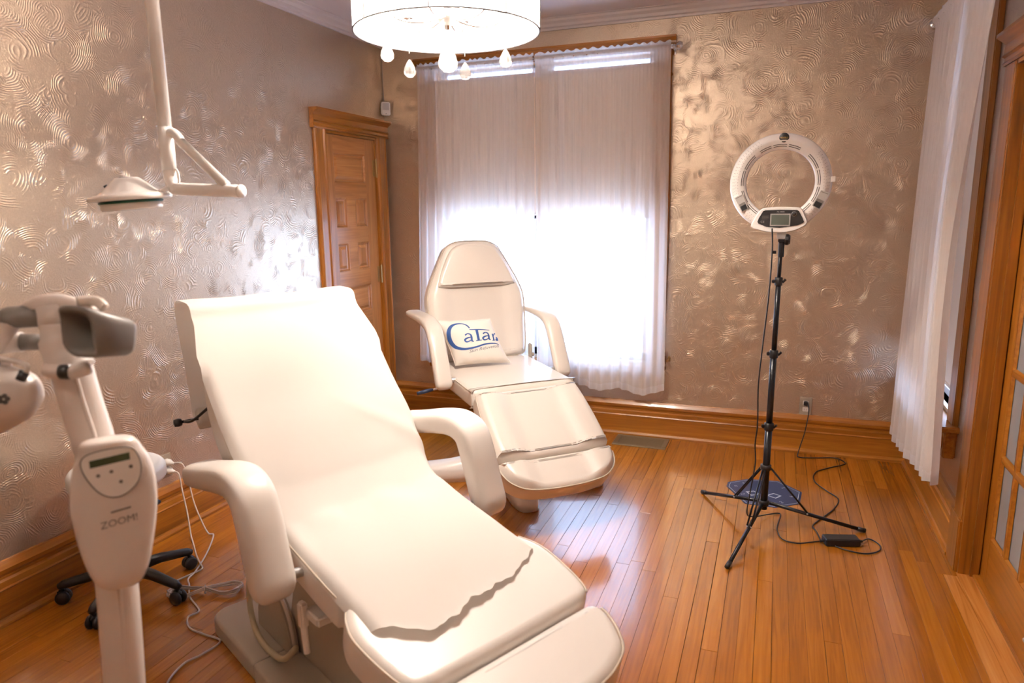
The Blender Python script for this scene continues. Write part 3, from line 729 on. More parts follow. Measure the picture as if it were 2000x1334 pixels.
FAR = dict(x=-1.373, y=3.469, th=-.81, hw=.290, ls=.61, zs=.617, ps=-.03, pl=.614, pb=1.335, thick=.095, mat=M['leather'], bol=.026, bbol=.018,
    leg=[(.012, 0), (.013, .18), (.018, .262), (.045, .283), (.2, .296), (.38, .296), (.415, .285), (.424, .2), (.425, 0)],
    foot=[(.429, 0), (.429, .2), (.431, .282), (.446, .300), (.50, .292), (.55, .262), (.59, .20), (.607, .10), (.610, 0)], footdz=-.012,
    back=[(.0, 0), (.0, .2), (.01, .262), (.05, .284), (.2, .298), (.36, .304), (.45, .280), (.55, .232), (.63, .190), (.675, .160), (.702, .105), (.708, .05), (.708, 0)],
    pillow=[(.43, 0), (.43, .15), (.432, .222), (.445, .240), (.53, .208), (.62, .160), (.665, .120), (.685, .06), (.688, 0)],
    arm=[(-.56, .900), (-.50, .893), (-.36, .893), (-.22, .885), (-.125, .858), (-.068, .79), (-.02, .70), (.025, .61), (.045, .56)], la=.352, aw=.046, at=.027, tip=.6)
tF, gF = chair('treatment_chair', 'cream vinyl treatment chair with upright back and headrest in front of the window', FAR, True)
NEAR = dict(x=-1.019, y=1.665, th=-.467, hw=.285, ls=.42, zs=.582, ps=-.183, pl=.216, pb=.856, thick=.105, mat=M['leather2'], bol=0.0, bbol=.0,
    leg=[(.006, 0), (.006, .2), (.010, .27), (.04, .300), (.11, .322), (.22, .315), (.30, .296), (.325, .26), (.33, .18), (.332, 0)],
    foot=[(.340, 0), (.340, .2), (.345, .262), (.38, .280), (.44, .262), (.50, .220), (.53, .16), (.545, .09), (.547, 0)], footdz=-.012,
    back=[(.0, 0), (.0, .2), (.01, .24), (.05, .27), (.2, .315), (.36, .318), (.5, .30), (.61, .265), (.685, .215), (.72, .15), (.735, .08), (.737, 0)],
    arm=[(-.51, .712), (-.47, .716), (-.38, .735), (-.24, .768), (-.15, .780), (-.085, .762), (-.055, .71), (-.03, .64), (-.005, .57), (.014, .52), (.020, .50)], la=.373, aw=.058, at=.042, tip=.85)
tN, gN = chair('treatment_chair', 'white reclined treatment chair covered with exam paper in the foreground', NEAR, False)

# far chair underside and star base
MB().box((-.27, -.17, .49), (.24, .17, .545), .012).box((-.20, -.12, .40), (.16, .12, .50), .02).build('seat_frame', M['offwhite'], tF)
mb = MB().lathe([(.13, .05), (.125, .10), (.10, .15), (.085, .20), (.08, .42)], (0, 0, 0), (0, 0, 1), 28)
mb.build('pedestal', M['plastic'], tF, True)
MB().box((-.06, -.10, .19), (.13, .10, .30), .012).build('lift_unit', M['black'], tF)
mb = MB(); V = []; Fc = []
K = 96; arms_ = [(-7, .50), (54, .56), (-111, .56), (176, .46)]
rings_ = [(1.0, 0.0), (1.0, .050), (.985, .064), (.94, .074), (.6, .098), (.35, .125), (.2, .145)]
def star_r(a):
    r = .155
    for ang, Ls in arms_:
        d = abs((a-ang+180) % 360-180)
        w_ = 1/(1+(d/11.5)**4.0); r = max(r, .155+(Ls-.155)*w_**.9)
        r = max(r, .155+.12*math.exp(-(d/26)**2))
    return r
for s_, h in rings_:
    for k in range(K*2):
        a = 360*k/(K*2); r = star_r(a)*s_
        V.append(Vector((r*math.cos(math.radians(a)), r*math.sin(math.radians(a)), h*1.05+.002)))
n_ = K*2
for i in range(len(rings_)-1):
    for k in range(n_): Fc.append([i*n_+k, i*n_+(k+1) % n_, (i+1)*n_+(k+1) % n_, (i+1)*n_+k])
V += [Vector((0, 0, .155)), Vector((0, 0, 0.002))]
for k in range(n_): Fc.append([(len(rings_)-1)*n_+k, (len(rings_)-1)*n_+(k+1) % n_, len(V)-2]); Fc.append([(k+1) % n_, k, len(V)-1])
MESH('star_base', V, Fc, M['plastic'], tF)
lv = MB().tube([(-.15, -.30, .525), (-.15, -.38, .515)], .006, 10).build('recline_lever', M['chrome'], tF, True)
MB().tube([(-.15, -.36, .517), (-.15, -.395, .512), (-.15, -.45, .503)], [.008, .011, .010], 12).build('grip', M['navyp'], lv, True)
for s_ in (-1, 1):
    MB().box((-.30, s_*.285, .52), (-.26, s_*.300, .70), .006).tube([(-.28, s_*.29, .63), (-.28, s_*.315, .63)], .012, 12).build('hinge_bracket', M['beige'], tF)

# near chair base
def base_plate(P, z0, z1, name, r=.008):
    V, Fc = pad_mesh(dense(P, .05), z1-z0, r, lambda u, v, h: Vector((u, v, z0+h)), .002); return MESH(name, V, Fc, M['beige'], tN)
base_plate([(-.40, .30)]+rrect(-.80, -.40, -.30, .30, .07)[7:21]+[(-.40, -.30)], .0, .062, 'base_plate', .012)
base_plate(rrect(-.397, .36, -.302, .302, .014), .0, .064, 'base_cover', .010)
mb = MB().prism([(-.44, .06), (.02, .06), (.16, .20), (.18, .44), (-.16, .47), (-.36, .30)], lambda a, b_: Vector((a, -.16, b_)), lambda a, b_: Vector((a, .16, b_)))
mb.build('lift_housing', M['beige'], tN)
arc = [(-.60, .065)] + [(-.47-.13*math.cos(k*PI/16), .065+.19*math.sin(k*PI/16)) for k in range(1, 16)] + [(-.34, .065)]
MB().prism(arc, lambda a, b_: Vector((a, -.195, b_)), lambda a, b_: Vector((a, -.168, b_))).build('side_shield', M['beige'], tN)
MB().tube([(p[0], -.182, p[1]) for p in arc[1:-1]], .007, 6).build('shield_edge', M['offwhite'], tN, True)
MB().box((-.20, -.24, .44), (.20, .24, .478), .01).build('seat_frame', M['beige'], tN)
MB().box((-.065, -.285, .345), (-.035, -.262, .425), .006).box((-.05, -.27, .375), (.03, -.20, .405), .006).tube([(-.050, -.273, .36), (-.042, -.273, .27)], .010, 10).build('release_lever', M['plastic'], tN)
MB().tube(sm([(-.60, -.215, .24), (-.585, -.225, .15), (-.52, -.235, .09), (-.42, -.24, .078), (-.30, -.24, .10), (-.24, -.22, .16)], 6), .010, 10).build('cable_sleeve', M['hose'], tN, True)
# roll holder under the back
bk = gN['back']
ry, rz_ = -.715, .815
MB().tube([(ry-.005, -.345, rz_), (ry-.005, .345, rz_)], .005, 8).tube(sm([(ry, -.335, rz_), (ry+.06, -.32, rz_+.02), (-.56, -.25, .93)], 5), .005, 8).tube(sm([(ry, .335, rz_), (ry+.06, .32, rz_+.02), (-.56, .25, .93)], 5), .005, 8).lathe([(0, 0), (.012, 0), (.014, .01), (.012, .022), (0, .024)], (ry-.005, -.345, rz_), (0, -1, 0), 14).lathe([(0, 0), (.012, 0), (.014, .01), (.012, .022), (0, .024)], (ry-.005, .345, rz_), (0, 1, 0), 14).build('roll_holder', M['black'], tN, True)

# paper sheet and roll: it lies on the chair, so it is a thing of its own
tP = thing('exam_paper', 'white exam paper sheet over the foreground chair, torn at the leg rest', 'paper', (NEAR['x'], NEAR['y'], 0), NEAR['th'])
MB().lathe([(.014, -.29), (.036, -.29), (.036, .29), (.014, .29)], (ry, 0, rz_), (0, 1, 0), 28).lathe([(.013, -.291), (.016, -.291), (.016, .291), (.013, .291)], (ry, 0, rz_), (0, 1, 0), 20).build('paper_roll', M['paper'], tP, True)
seat, leg, back, thk = gN['seat'], gN['leg'], gN['back'], gN['th']
path = [(ry-.036, rz_), (ry-.052, rz_+.10), (ry-.085, rz_+.24), (ry-.105, rz_+.33), (ry-.095, rz_+.385)]
p = back(.738, 0, thk+.012); path += [(p.x-.035, p.z+.018), (p.x+.005, p.z+.008)]
for u in (.705, .65, .58, .48, .38, .28, .18, .11): p = back(u, 0, thk+.010+(.006 if u < .3 else 0)); path.append((p.x, p.z))
p = back(.055, 0, thk+.018); path.append((p.x, p.z)); p = seat(.05, 0, thk+.016); path.append((p.x, p.z))
for u in (.10, .18, .28, .36): p = seat(u, 0, thk+.012); path.append((p.x, p.z))
p = seat(.41, 0, thk+.010); path.append((p.x, p.z))
n_fix = len(path)
for u in (.03, .08, .13, .18, .24, .30): p = leg(u, 0, thk+.010); path.append((p.x, p.z))
pathv = [(a, 0, b_) for a, b_ in path]; SP = sm(pathv, 6); NP = len(SP)
cum = [0]
for i in range(1, NP): cum.append(cum[-1]+(SP[i]-SP[i-1]).length)
i_leg = (n_fix-1)*6
base_s = cum[i_leg]
rnd = random.Random(4)
torn = [(-.30, .120), (-.276, .142), (-.218, .196), (-.155, .236), (-.08, .222), (-.019, .203), (.06, .196), (.162, .178), (.22, .150), (.31, .105)]
def torn_t(l):
    for a, b_ in zip(torn, torn[1:]):
        if a[0] <= l <= b_[0]: return fr((l-a[0])/(b_[0]-a[0]), a[1], b_[1])
    return torn[0][1] if l < torn[0][0] else torn[-1][1]
def at_s(s_):
    s_ = max(0, min(cum[-1]-1e-6, s_)); import bisect
    i = max(0, bisect.bisect_right(cum, s_)-1); i = min(i, NP-2); f = (s_-cum[i])/(cum[i+1]-cum[i]+1e-12); p = SP[i].lerp(SP[i+1], f)
    tg = (SP[i+1]-SP[i]).normalized(); return p, Vector((tg.z*-1, 0, tg.x)) if True else None
NU, NV = 56, 150; V = []; Fc = []
for j in range(NV+1):
    for i in range(NU+1):
        u = i/NU*2-1
        s0 = j/NV*(base_s+.15)
        wdt = .298+.025*min(1, max(0, (s0-.6)/.12))*max(0, 1-max(0, s0-1.05)/.25)-(.011*min(1, max(0, s0-1.0)/.3))
        if s0 > base_s-.1: wdt = .287
        l = u*wdt
        tmax = base_s+torn_t(l)+.004*math.sin(l*61)+.003*math.sin(l*143+1)
        s_ = j/NV*tmax
        p, nn = at_s(s_)
        if nn.z < 0 and s_ > .5: nn = -nn
        wv = .0025*math.sin(s_*9+u*3)+.002*math.sin(u*7+s_*4)
        # crease on the right half of the back
        cd = (s_-.98)-(u-.3)*.25
        wv += .010*math.exp(-(cd/.035)**2)*max(0, u)*(1 if s_ < 1.3 else 0)
        wv += .006*math.exp(-((s_-1.36)/.05)**2)*math.sin(u*9)
        edge = max(0, tmax-s_)
        curl = .018*math.exp(-edge/.018)*max(0, .8-abs(l+.05)*3)
        p = p+nn*(max(wv, -.004)+curl+.002)
        if s_ > .75: p = p+Vector((0, 0, -.030*max(0, (abs(u)-.90)/.10)**2))
        V.append(Vector((p.x, l, p.z)))
for j in range(NV):
    for i in range(NU): Fc.append([j*(NU+1)+i, j*(NU+1)+i+1, (j+1)*(NU+1)+i+1, (j+1)*(NU+1)+i])
MESH('paper_sheet', V, Fc, M['paper'], tP)

# ------------------------------------------------------------------ pillow on the far chair
tQ = thing('throw_pillow', 'square off-white pillow with a navy blue script logo on the far chair seat', 'pillow', (-1.4925, 3.53, .635))
c0 = Vector((-1.615, 3.405, .645)); c1_ = Vector((-1.385, 3.575, .640))
ex = (c1_-c0).normalized(); mid = (c0+c1_)/2
away = Vector((-ex.y, ex.x, 0)); away = away if away.dot(Vector((0, 1, 0))) > 0 else -away
ez = (Vector((0, 0, 1))*.93+away*.36+ex*-.34).normalized(); en = ex.cross(ez).normalized()
if en.dot(Vector((0, -1, 0))) < 0: en = -en
PWd, PH = .315, .275
def pil(u, v, side):
    """u,v in [-1,1]"""
    e = max(0, (1-abs(u)**2.6))*max(0, (1-abs(v)**2.6)); d = .062*e**.55
    k = 1-.07*(1-abs(v)**2)*abs(u)**3; k2 = 1-.05*(1-abs(u)**2)*abs(v)**3
    wr = .0018*math.sin(u*14+v*5)*abs(v)**2*(1 if abs(u) < .98 else 0)
    return mid+ex*(u*PWd/2*k)+ez*((v*k2+1)*PH/2)+en*(d+wr)*side-Vector(tQ.location)
V = []; Fc = []; G = 36
for side in (1, -1):
    b0 = len(V)
    for j in range(G+1):
        for i in range(G+1): V.append(pil(i/G*2-1, j/G*2-1, side))
    for j in range(G):
        for i in range(G): q = [b0+j*(G+1)+i, b0+j*(G+1)+i+1, b0+(j+1)*(G+1)+i+1, b0+(j+1)*(G+1)+i]; Fc.append(q if side == 1 else q[::-1])
MESH('pillow_cover', V, Fc, M['cotton'], tQ)
MB().tube([pil(*q, 1) for q in [(-1+2*k/24, -1) for k in range(24)]+[(1, -1+2*k/24) for k in range(24)]+[(1-2*k/24, 1) for k in range(24)]+[(-1, 1-2*k/24) for k in range(24)]], .0022, 6, close=True).build('piping', M['cotton'], tQ, True)
# logo: strokes drawn in a 1868-wide sketch space of the pillow front
QC = [(348, 772), (742, 724), (903, 1108), (486, 1146)]      # TL TR BR BL
def inv(x_, y_):
    u, v = .5, .5
    for _ in range(12):
        def Fm(u, v):
            return (QC[0][0]*(1-u)*(1-v)+QC[1][0]*u*(1-v)+QC[2][0]*u*v+QC[3][0]*(1-u)*v, QC[0][1]*(1-u)*(1-v)+QC[1][1]*u*(1-v)+QC[2][1]*u*v+QC[3][1]*(1-u)*v)
        fx, fy = Fm(u, v); e = 1e-4; ax_, ay = Fm(u+e, v); bx, by = Fm(u, v+e)
        a, b_, c_, d_ = (ax_-fx)/e, (bx-fx)/e, (ay-fy)/e, (by-fy)/e; det = a*d_-b_*c_
        rx, ry_ = x_-fx, y_-fy; u += (d_*rx-b_*ry_)/det; v += (-c_*rx+a*ry_)/det
    return u*2-1, 1-v*2
def onp(x_, y_, lift=.0012):
    x_ = 410+(x_-410)*.925
    u, v = inv(x_, y_); u = max(-.985, min(.985, u)); v = max(-.98, min(.98, v)); return pil(u, v, 1)+en*lift
def ribbon(mb, pts, ws, k=8):
    P = sm([(a, b_, 0) for a, b_ in pts], k); n = len(P); W = []
    for i in range(n):
        q = i/(n-1)*(len(ws)-1); j = int(min(q, len(ws)-1.001)); W.append(fr(q-j, ws[j], ws[j+1]))
    V = []
    for i in range(n):
        t_ = (P[min(n-1, i+1)]-P[max(0, i-1)]); t_ = t_.normalized() if t_.length > 0 else Vector((1, 0, 0)); nrm = Vector((-t_.y, t_.x, 0))
        for s_ in (-1, 0, 1): q = P[i]+nrm*W[i]/2*s_; V.append(onp(q.x, q.y))
    Fc = []
    for i in range(n-1): Fc += [[3*i, 3*i+1, 3*i+4, 3*i+3], [3*i+1, 3*i+2, 3*i+5, 3*i+4]]
    mb.add(V, Fc)
lg = MB()
ribbon(lg, [(592, 838), (570, 812), (535, 797), (490, 802), (450, 830), (430, 880), (436, 940), (462, 985), (500, 1010), (560, 1018), (640, 1000), (720, 970), (800, 958), (842, 964)], [10, 12, 8, 14, 24, 33, 34, 30, 24, 18, 14, 12, 10, 4])
ribbon(lg, [(590, 852), (660, 846), (755, 843)], [6, 9, 6])                       # T bar
ribbon(lg, [(647, 850), (655, 895), (664, 940)], [22, 20, 20]); ribbon(lg, [(642, 946), (688, 938)], [7, 7])
def letter_a(x_, y_, s_=1.0):
    ribbon(lg, [(x_+4*s_, y_-52*s_), (x_+22*s_, y_-66*s_), (x_+44*s_, y_-60*s_), (x_+52*s_, y_-40*s_), (x_+56*s_, y_-12*s_), (x_+70*s_, y_-4*s_)], [12, 9, 12, 16, 15, 6], 6)
    ribbon(lg, [(x_+52*s_, y_-40*s_), (x_+24*s_, y_-32*s_), (x_+4*s_, y_-16*s_), (x_+14*s_, y_), (x_+36*s_, y_-6*s_), (x_+54*s_, y_-20*s_)], [6, 12, 15, 13, 9, 5], 6)
letter_a(552, 958, 1.05); letter_a(694, 934, 1.0)
ribbon(lg, [(781, 872), (788, 900), (793, 928)], [14, 13, 13]); ribbon(lg, [(778, 934), (808, 928)], [6, 6]); ribbon(lg, [(790, 892), (800, 872), (816, 866)], [6, 10, 12])
letter_a(816, 926, .42)
lg.build('logo', M['blue'], tQ)
def text_mesh(body, size):
    cu = bpy.data.curves.new('t', 'FONT'); cu.body = body; cu.size = size; cu.resolution_u = 3
    o = bpy.data.objects.new('t', cu); COL.objects.link(o)
    dg = bpy.context.evaluated_depsgraph_get(); dg.update(); me = bpy.data.meshes.new_from_object(o.evaluated_get(dg))
    bm = bmesh.new(); bm.from_mesh(me); bmesh.ops.triangulate(bm, faces=bm.faces); 
    V = [v.co.copy() for v in bm.verts]; bm.verts.index_update(); Fc = [[v.index for v in f.verts] for f in bm.faces]; bm.free()
    bpy.data.objects.remove(o); return V, Fc
def put_text(body, size, fn, name, mat, parent=None, squeeze=1.0, center=False):
    V, Fc = text_mesh(body, size)
    if not V: return None
    cx = (min(v.x for v in V)+max(v.x for v in V))/2 if center else 0
    return MESH(name, [fn((v.x-cx)*squeeze, v.y) for v in V], Fc, mat, parent, False)
# tagline follows the swoosh and runs off at the pillow's right edge
V, Fc = text_mesh('Skin Rejuvenati', 46)
mx_ = max(v.x for v in V)
put = []
for v in V:
    q = v.x/mx_; px_ = fr(q, 590, 836); py_ = fr(q, 1052, 988)-22*math.sin(q*PI)*.2-v.y*.85+(v.x*0); put.append(onp(px_+v.y*.15, py_))
MESH('tagline', put, Fc, M['greytext'], tQ, False)

# ------------------------------------------------------------------ chandelier
tC = thing('drum_chandelier', 'white drum-shade chandelier with hanging crystal drops', 'chandelier', (LAMP.x, LAMP.y, 0))
Rr, zb, zt_ = .305, 2.07, 2.36
V = []; Fc = []; n_ = 96
for z_ in (zb, zb+.1, zb+.2, zt_):
    for k in range(n_): a = 2*PI*k/n_; V.append(Vector((Rr*math.cos(a), Rr*math.sin(a), z_)))
for j in range(3):
    for k in range(n_): Fc.append([j*n_+k, j*n_+(k+1) % n_, (j+1)*n_+(k+1) % n_, (j+1)*n_+k])
sh = MESH('shade', V, Fc, M['drum'], tC)
M['rim'] = plain('shade_rim', (.05, .04, .04), .6)
for z_ in (zb, zt_): MB().tube([(Rr*math.cos(2*PI*k/72), Rr*math.sin(2*PI*k/72), z_) for k in range(72)], .0028, 6, close=True).build('shade_rim', M['rim'], sh, True)
for k in range(8):
    a = 2*PI*(k+.35)/8; MB().tube([((Rr+.001)*math.cos(a), (Rr+.001)*math.sin(a), zb), ((Rr+.001)*math.cos(a), (Rr+.001)*math.sin(a), zt_)], .0026, 5).build('shade_seam', M['rim'], sh)
MB().tube([(0, 0, 2.08), (0, 0, CEIL-.03)], .008, 12).lathe([(.0, 0), (.02, 0), (.06, .02), (.065, .03), (0, .03)], (0, 0, CEIL-.031), (0, 0, 1), 28).build('stem', M['chrome'], tC, True)
MB().lathe([(0, 0), (.020, .005), (.032, .02), (.02, .045), (.012, .07), (.025, .09), (.01, .12)], (0, 0, 2.09), (0, 0, 1), 20).build('hub', M['crystal'], tC, True)
Fh = Vector((Fv.x, Fv.y, 0)).normalized(); Rh = Vector((Fh.y, -Fh.x, 0))
M['bulb'] = plain('bulb_glass', (1, .95, .85), .3)
b_ = M['bulb'].node_tree.nodes['Principled BSDF']; b_.inputs['Emission Color'].default_value = (1, .86, .66, 1); b_.inputs['Emission Strength'].default_value = 14
def drop(name, p, s_, parent):
    prof = [(0, .0), (.010*s_, .0025*s_), (.0175*s_, .010*s_), (.019*s_, .018*s_), (.016*s_, .030*s_), (.009*s_, .043*s_), (.003*s_, .052*s_), (0, .053*s_)]
    return MB().lathe(prof, p, (0, 0, 1), 10).build(name, M['crystal'], parent)
for k, a in enumerate((17, 77, 137, 197, 257, 317)):
    d = Rh*math.cos(math.radians(a))+Fh*math.sin(math.radians(a))
    arm = MB().tube(sm([Vector((0, 0, 2.12))+d*.01, Vector((0, 0, 2.098))+d*.08, Vector((0, 0, 2.10))+d*.15, Vector((0, 0, 2.125))+d*.19, Vector((0, 0, 2.15))+d*.20], 6), .0035, 8).lathe([(0, 0), (.02, .002), (.022, .008), (.006, .012), (.006, .035)], Vector((0, 0, 2.145))+d*.20, (0, 0, 1), 16).build('arm', M['chrome'], tC, True)
    MB().lathe([(0, 0), (.008, 0), (.014, .02), (.016, .035), (.012, .055), (0, .075)], Vector((0, 0, 2.18))+d*.20, (0, 0, 1), 14).build('bulb', M['bulb'], arm, True)
    zb_ = [2.0, 1.985, 1.985, 2.0, 2.035, 2.03][k]
    MB().tube([Vector((0, 0, zb_+.05))+d*.2, Vector((0, 0, 2.145))+d*.2], .001, 5).build('drop_wire', M['chrome'], arm)
    drop('crystal_drop', Vector((0, 0, zb_-.03))+d*.2, 1.15 if k != 4 else 1.0, arm)
cd = MB().tube([(0, 0, 2.0), (0, 0, 2.09)], .0012, 5).build('drop_wire', M['chrome'], tC)
drop('crystal_drop', Vector((0, 0, 1.945)), 1.75, tC)

# unseen globe added around the fill light behind the camera
tG = thing('added_fill_globe', 'unseen round globe added on the ceiling as fill light behind the viewpoint', 'ceiling light', (-.9, -.35, 0))
MB().lathe([(.0, 0), (.09, 0), (.09, .02), (.07, .03), (0, .03)], (0, 0, CEIL-.031), (0, 0, 1), 28).build('canopy', M['chrome'], tG, True)
MB().lathe([(.13*math.sin(PI*k/14)+1e-4*0, -.13*math.cos(PI*k/14)) for k in range(0, 13)], (0, 0, 2.50), (0, 0, 1), 28).build('globe', M['drum'], tG, True)

# ------------------------------------------------------------------ ceiling-mounted exam light
tE = thing('exam_light', 'white exam lamp on a jointed pole hanging from the ceiling at the left', 'lamp', (-1.672, 1.6, 0))
PX = 0.0
MB().lathe([(.0, 0), (.03, 0), (.075, .015), (.08, .03), (0, .03)], (PX, 0, CEIL-.031), (0, 0, 1), 28).build('ceiling_flange', M['plastic'], tE, True)
MB().tube([(PX, 0, CEIL-.02), (PX, 0, 1.742)], .0185, 20).build('pole', M['plastic'], tE, True)
elbow = [(PX, 0, 1.742), (PX, 0, 1.62), (PX+.002, 0, 1.592), (PX+.012, 0, 1.574), (PX+.032, 0, 1.567), (.254, 0, 1.5555)]
lower = MB().tube([elbow[0], elbow[1]], .0205, 20).tube(sm(elbow[1:], 5), .0178, 20).tube([(.252, 0, 1.5555), (.258, 0, 1.5552)], .019, 18).build('elbow_arm', M['plastic'], tE, True)
MB().tube([(PX-.0209, 0, 1.741), (PX+.0209, 0, 1.741)], .001, 4).build('joint_line', M['dgrey'], lower)
MB().tube(sm([(PX+.01, 0, 1.725), (PX+.030, 0, 1.724), (PX+.045, 0, 1.712), (PX+.055, 0, 1.698)], 5)+[Vector((.205, 0, 1.572))], .0135, 16).build('spring_arm', M['plastic'], tE, True)
MB().tube(sm([(PX+.014, -.002, 1.60), (PX+.026, -.004, 1.622), (PX+.036, -.004, 1.612), (PX+.036, -.004, 1.588), (PX+.028, -.004, 1.575)], 5), .0035, 8).build('cable_loop', M['plastic'], tE, True)
hd = Vector((-.108, -.05, 1.547)); ax = Vector((-.05, -.05, 1)).normalized()
head = MB().lathe([(0, .054), (.030, .054), (.034, .052), (.074, .016), (.088, .010), (.100, .007), (.110, .003), (.113, -.004), (.110, -.010), (.088, -.011), (.0, -.011)], hd, ax, 48).build('lamp_head', M['plastic'], tE, True)
MB().lathe([(.084, -.012), (.086, -.014), (.086, -.018), (.082, -.019)], hd, ax, 40).build('gasket', M['green'], head, True)
MB().lathe([(.083, -.014), (.082, -.034), (.078, -.038), (0, -.038)], hd, ax, 40).build('lens_ring', M['plastic'], head, True)
MB().box((-.022, -.01, .0), (.022, .01, .003), .001, Matrix.Translation(hd+ax*.0525)).build('top_slot', M['black'], head)
MB().tube([hd+Vector((-.055, -.022, .020)), hd+Vector((-.062, -.028, .032))], .006, 8).build('head_knob', M['black'], head)
MB().tube(sm([hd+Vector((.085, .02, .006)), hd+Vector((.095, .03, .016)), (-.002, -.006, 1.572)], 5), .008, 10).build('head_neck', M['plastic'], head, True)

# ------------------------------------------------------------------ whitening lamp in the left foreground
tW = thing('whitening_lamp', 'blurred white dental whitening lamp on a column at the left edge, grey handles', 'lamp', (-1.215, .90, 0))
O = Vector(tW.location)
def at(px, py, dep): return Vector((0, 0, 1.5))+(Rv*((px-1000)/1355.15)-Uv*((py-667)/1355.15)+Fv)*dep-O
colp = [Vector((0.004, 0, .10)), Vector((0.004, 0, .45)), at(243, 1330, 1.42), at(232, 1180, 1.40), at(215, 1020, 1.385), at(188, 880, 1.375), at(160, 790, 1.37), at(135, 705, 1.365)]
MB().tube(sm(colp, 6), [.038]*43, 24, flat=1.0).build('column', M['device'], tW, True)
MB().tube([p+(Vector((0, 0, 1.5))-O-p).normalized()*.0365+Rv*.004 for p in sm(colp, 6)][8:], .0045, 8).build('column_rib', M['device'], tW, True)
mb = MB().lathe([(.05, .03), (.055, .06), (.045, .09), (.04, .12)], (0, 0, 0), (0, 0, 1), 24)
for k in range(5):
    a = 2*PI*k/5+.5; e = Vector((.24*math.cos(a), .24*math.sin(a), .075)); mb.tube([(0, 0, .085), e], [.03, .018], 12)
bs = mb.build('caster_base', M['device'], tW, True)
for k in range(5):
    a = 2*PI*k/5+.5; c_ = Vector((.24*math.cos(a), .24*math.sin(a), .028)); MB().tube([c_+Vector((0, 0, .05)), c_], .006, 8).lathe([(0, -.018), (.022, -.018), (.028, -.008), (.028, .008), (.022, .018), (0, .018)], c_, (math.sin(a), -math.cos(a), 0), 16).build('caster', M['dgrey'], bs, True)
# control pod
pc = at(226, 1000, 1.33)
nrm = (Vector((0, 0, 1.5))-(pc+O)).normalized(); nrm = (nrm+Vector((0, 0, -.25))).normalized()
up_ = (at(205, 868, 1.33)-at(235, 1140, 1.33)).normalized(); up_ = (up_-nrm*up_.dot(nrm)).normalized(); rt = up_.cross(nrm)
# silhouette measured as (height, left, right) pixels
sil = [(150, .5, .5), (146, 30, 26), (130, 46, 40), (100, 58, 52), (60, 66, 62), (20, 71, 70), (-20, 74, 75), (-60, 70, 75), (-100, 62, 68), (-120, 52, 58), (-136, 50, 50), (-146, 38, 36), (-150, .5, .5)]
K = 1.33/1355.15
V = []; Fc = []; NA = 24; SS = sm([(a, b_, c_) for a, b_, c_ in sil], 4); sgn = -1
for p in SS:
    h, l_, r_ = p.x*-1, max(.3, p.y), max(.3, p.z)      # wide end low in the list = top of the pod
    hh = (h)*K
    for k in range(NA):
        A = 2*PI*k/NA; c_, s_ = math.cos(A), math.sin(A)
        wx = (r_ if c_ > 0 else l_)*K*math.copysign(abs(c_)**.75, c_); dz = (.034*min(1, (l_+r_)/95))*math.copysign(abs(s_)**.7, s_)
        V.append(pc+up_*hh+rt*wx+nrm*dz)
for i in range(len(SS)-1):
    for k in range(NA): Fc.append([i*NA+k, i*NA+(k+1) % NA, (i+1)*NA+(k+1) % NA, (i+1)*NA+k])
Fc += [list(range(NA)), [(len(SS)-1)*NA+k for k in range(NA)]]
pod = MESH('control_pod', V, Fc, M['device'], tW)
def onpod(x_, y_, lift=.001): return pc+rt*(x_*K)+up_*(y_*K)+nrm*(.0345+lift)
pan = [(-46, 118), (-30, 128), (10, 132), (36, 128), (47, 112), (50, 85), (42, 60), (22, 42), (0, 38), (-22, 50), (-38, 75), (-47, 100)]
pan = [(p.x, p.y) for p in sm([(a, b_, 0) for a, b_ in pan], 4, close=True)]
def onp2(x_, y_, l_): return onpod(x_, y_, l_)
pl_ = MB().prism(pan, lambda a, b_: onpod(a, b_, -.006), lambda a, b_: onpod(a, b_, .0015)).build('keypad', M['plastic'], pod)
MB().tube([onpod(a, b_, .0015) for a, b_ in pan], .0012, 6, close=True).build('keypad_edge', M['greyp'], pod, True)
MB().prism([(-34, 100), (33, 106), (33, 120), (-34, 114)], lambda a, b_: onpod(a, b_, .001), lambda a, b_: onpod(a, b_, .0025)).build('display', M['lcd2'], pod)
for a, b_ in ((-22, 84), (0, 88), (33, 92), (14, 66)):
    MB().lathe([(0, 0), (3.4*K, 0), (3.4*K, .0012), (0, .0015)], onpod(a, b_, .0012), nrm, 12).build('button', M['greyp'], pod)
put_text('ZOOM!', 19, lambda a, b_: onpod(a+4, b_-16+a*.10, .0018), 'lettering', M['greyp'], pod, 1.0, True)
MB().prism([(-8, 8), (26, 12), (26, 15), (-8, 11)], lambda a, b_: onpod(a, b_, .0), lambda a, b_: onpod(a, b_, .0016)).build('small_print', M['greyp'], pod)
MB().lathe([(0, 0), (3*K, 0), (3*K, .001), (0, .001)], onpod(14, -128, -.006), nrm, 10).build('screw', M['dgrey'], pod)
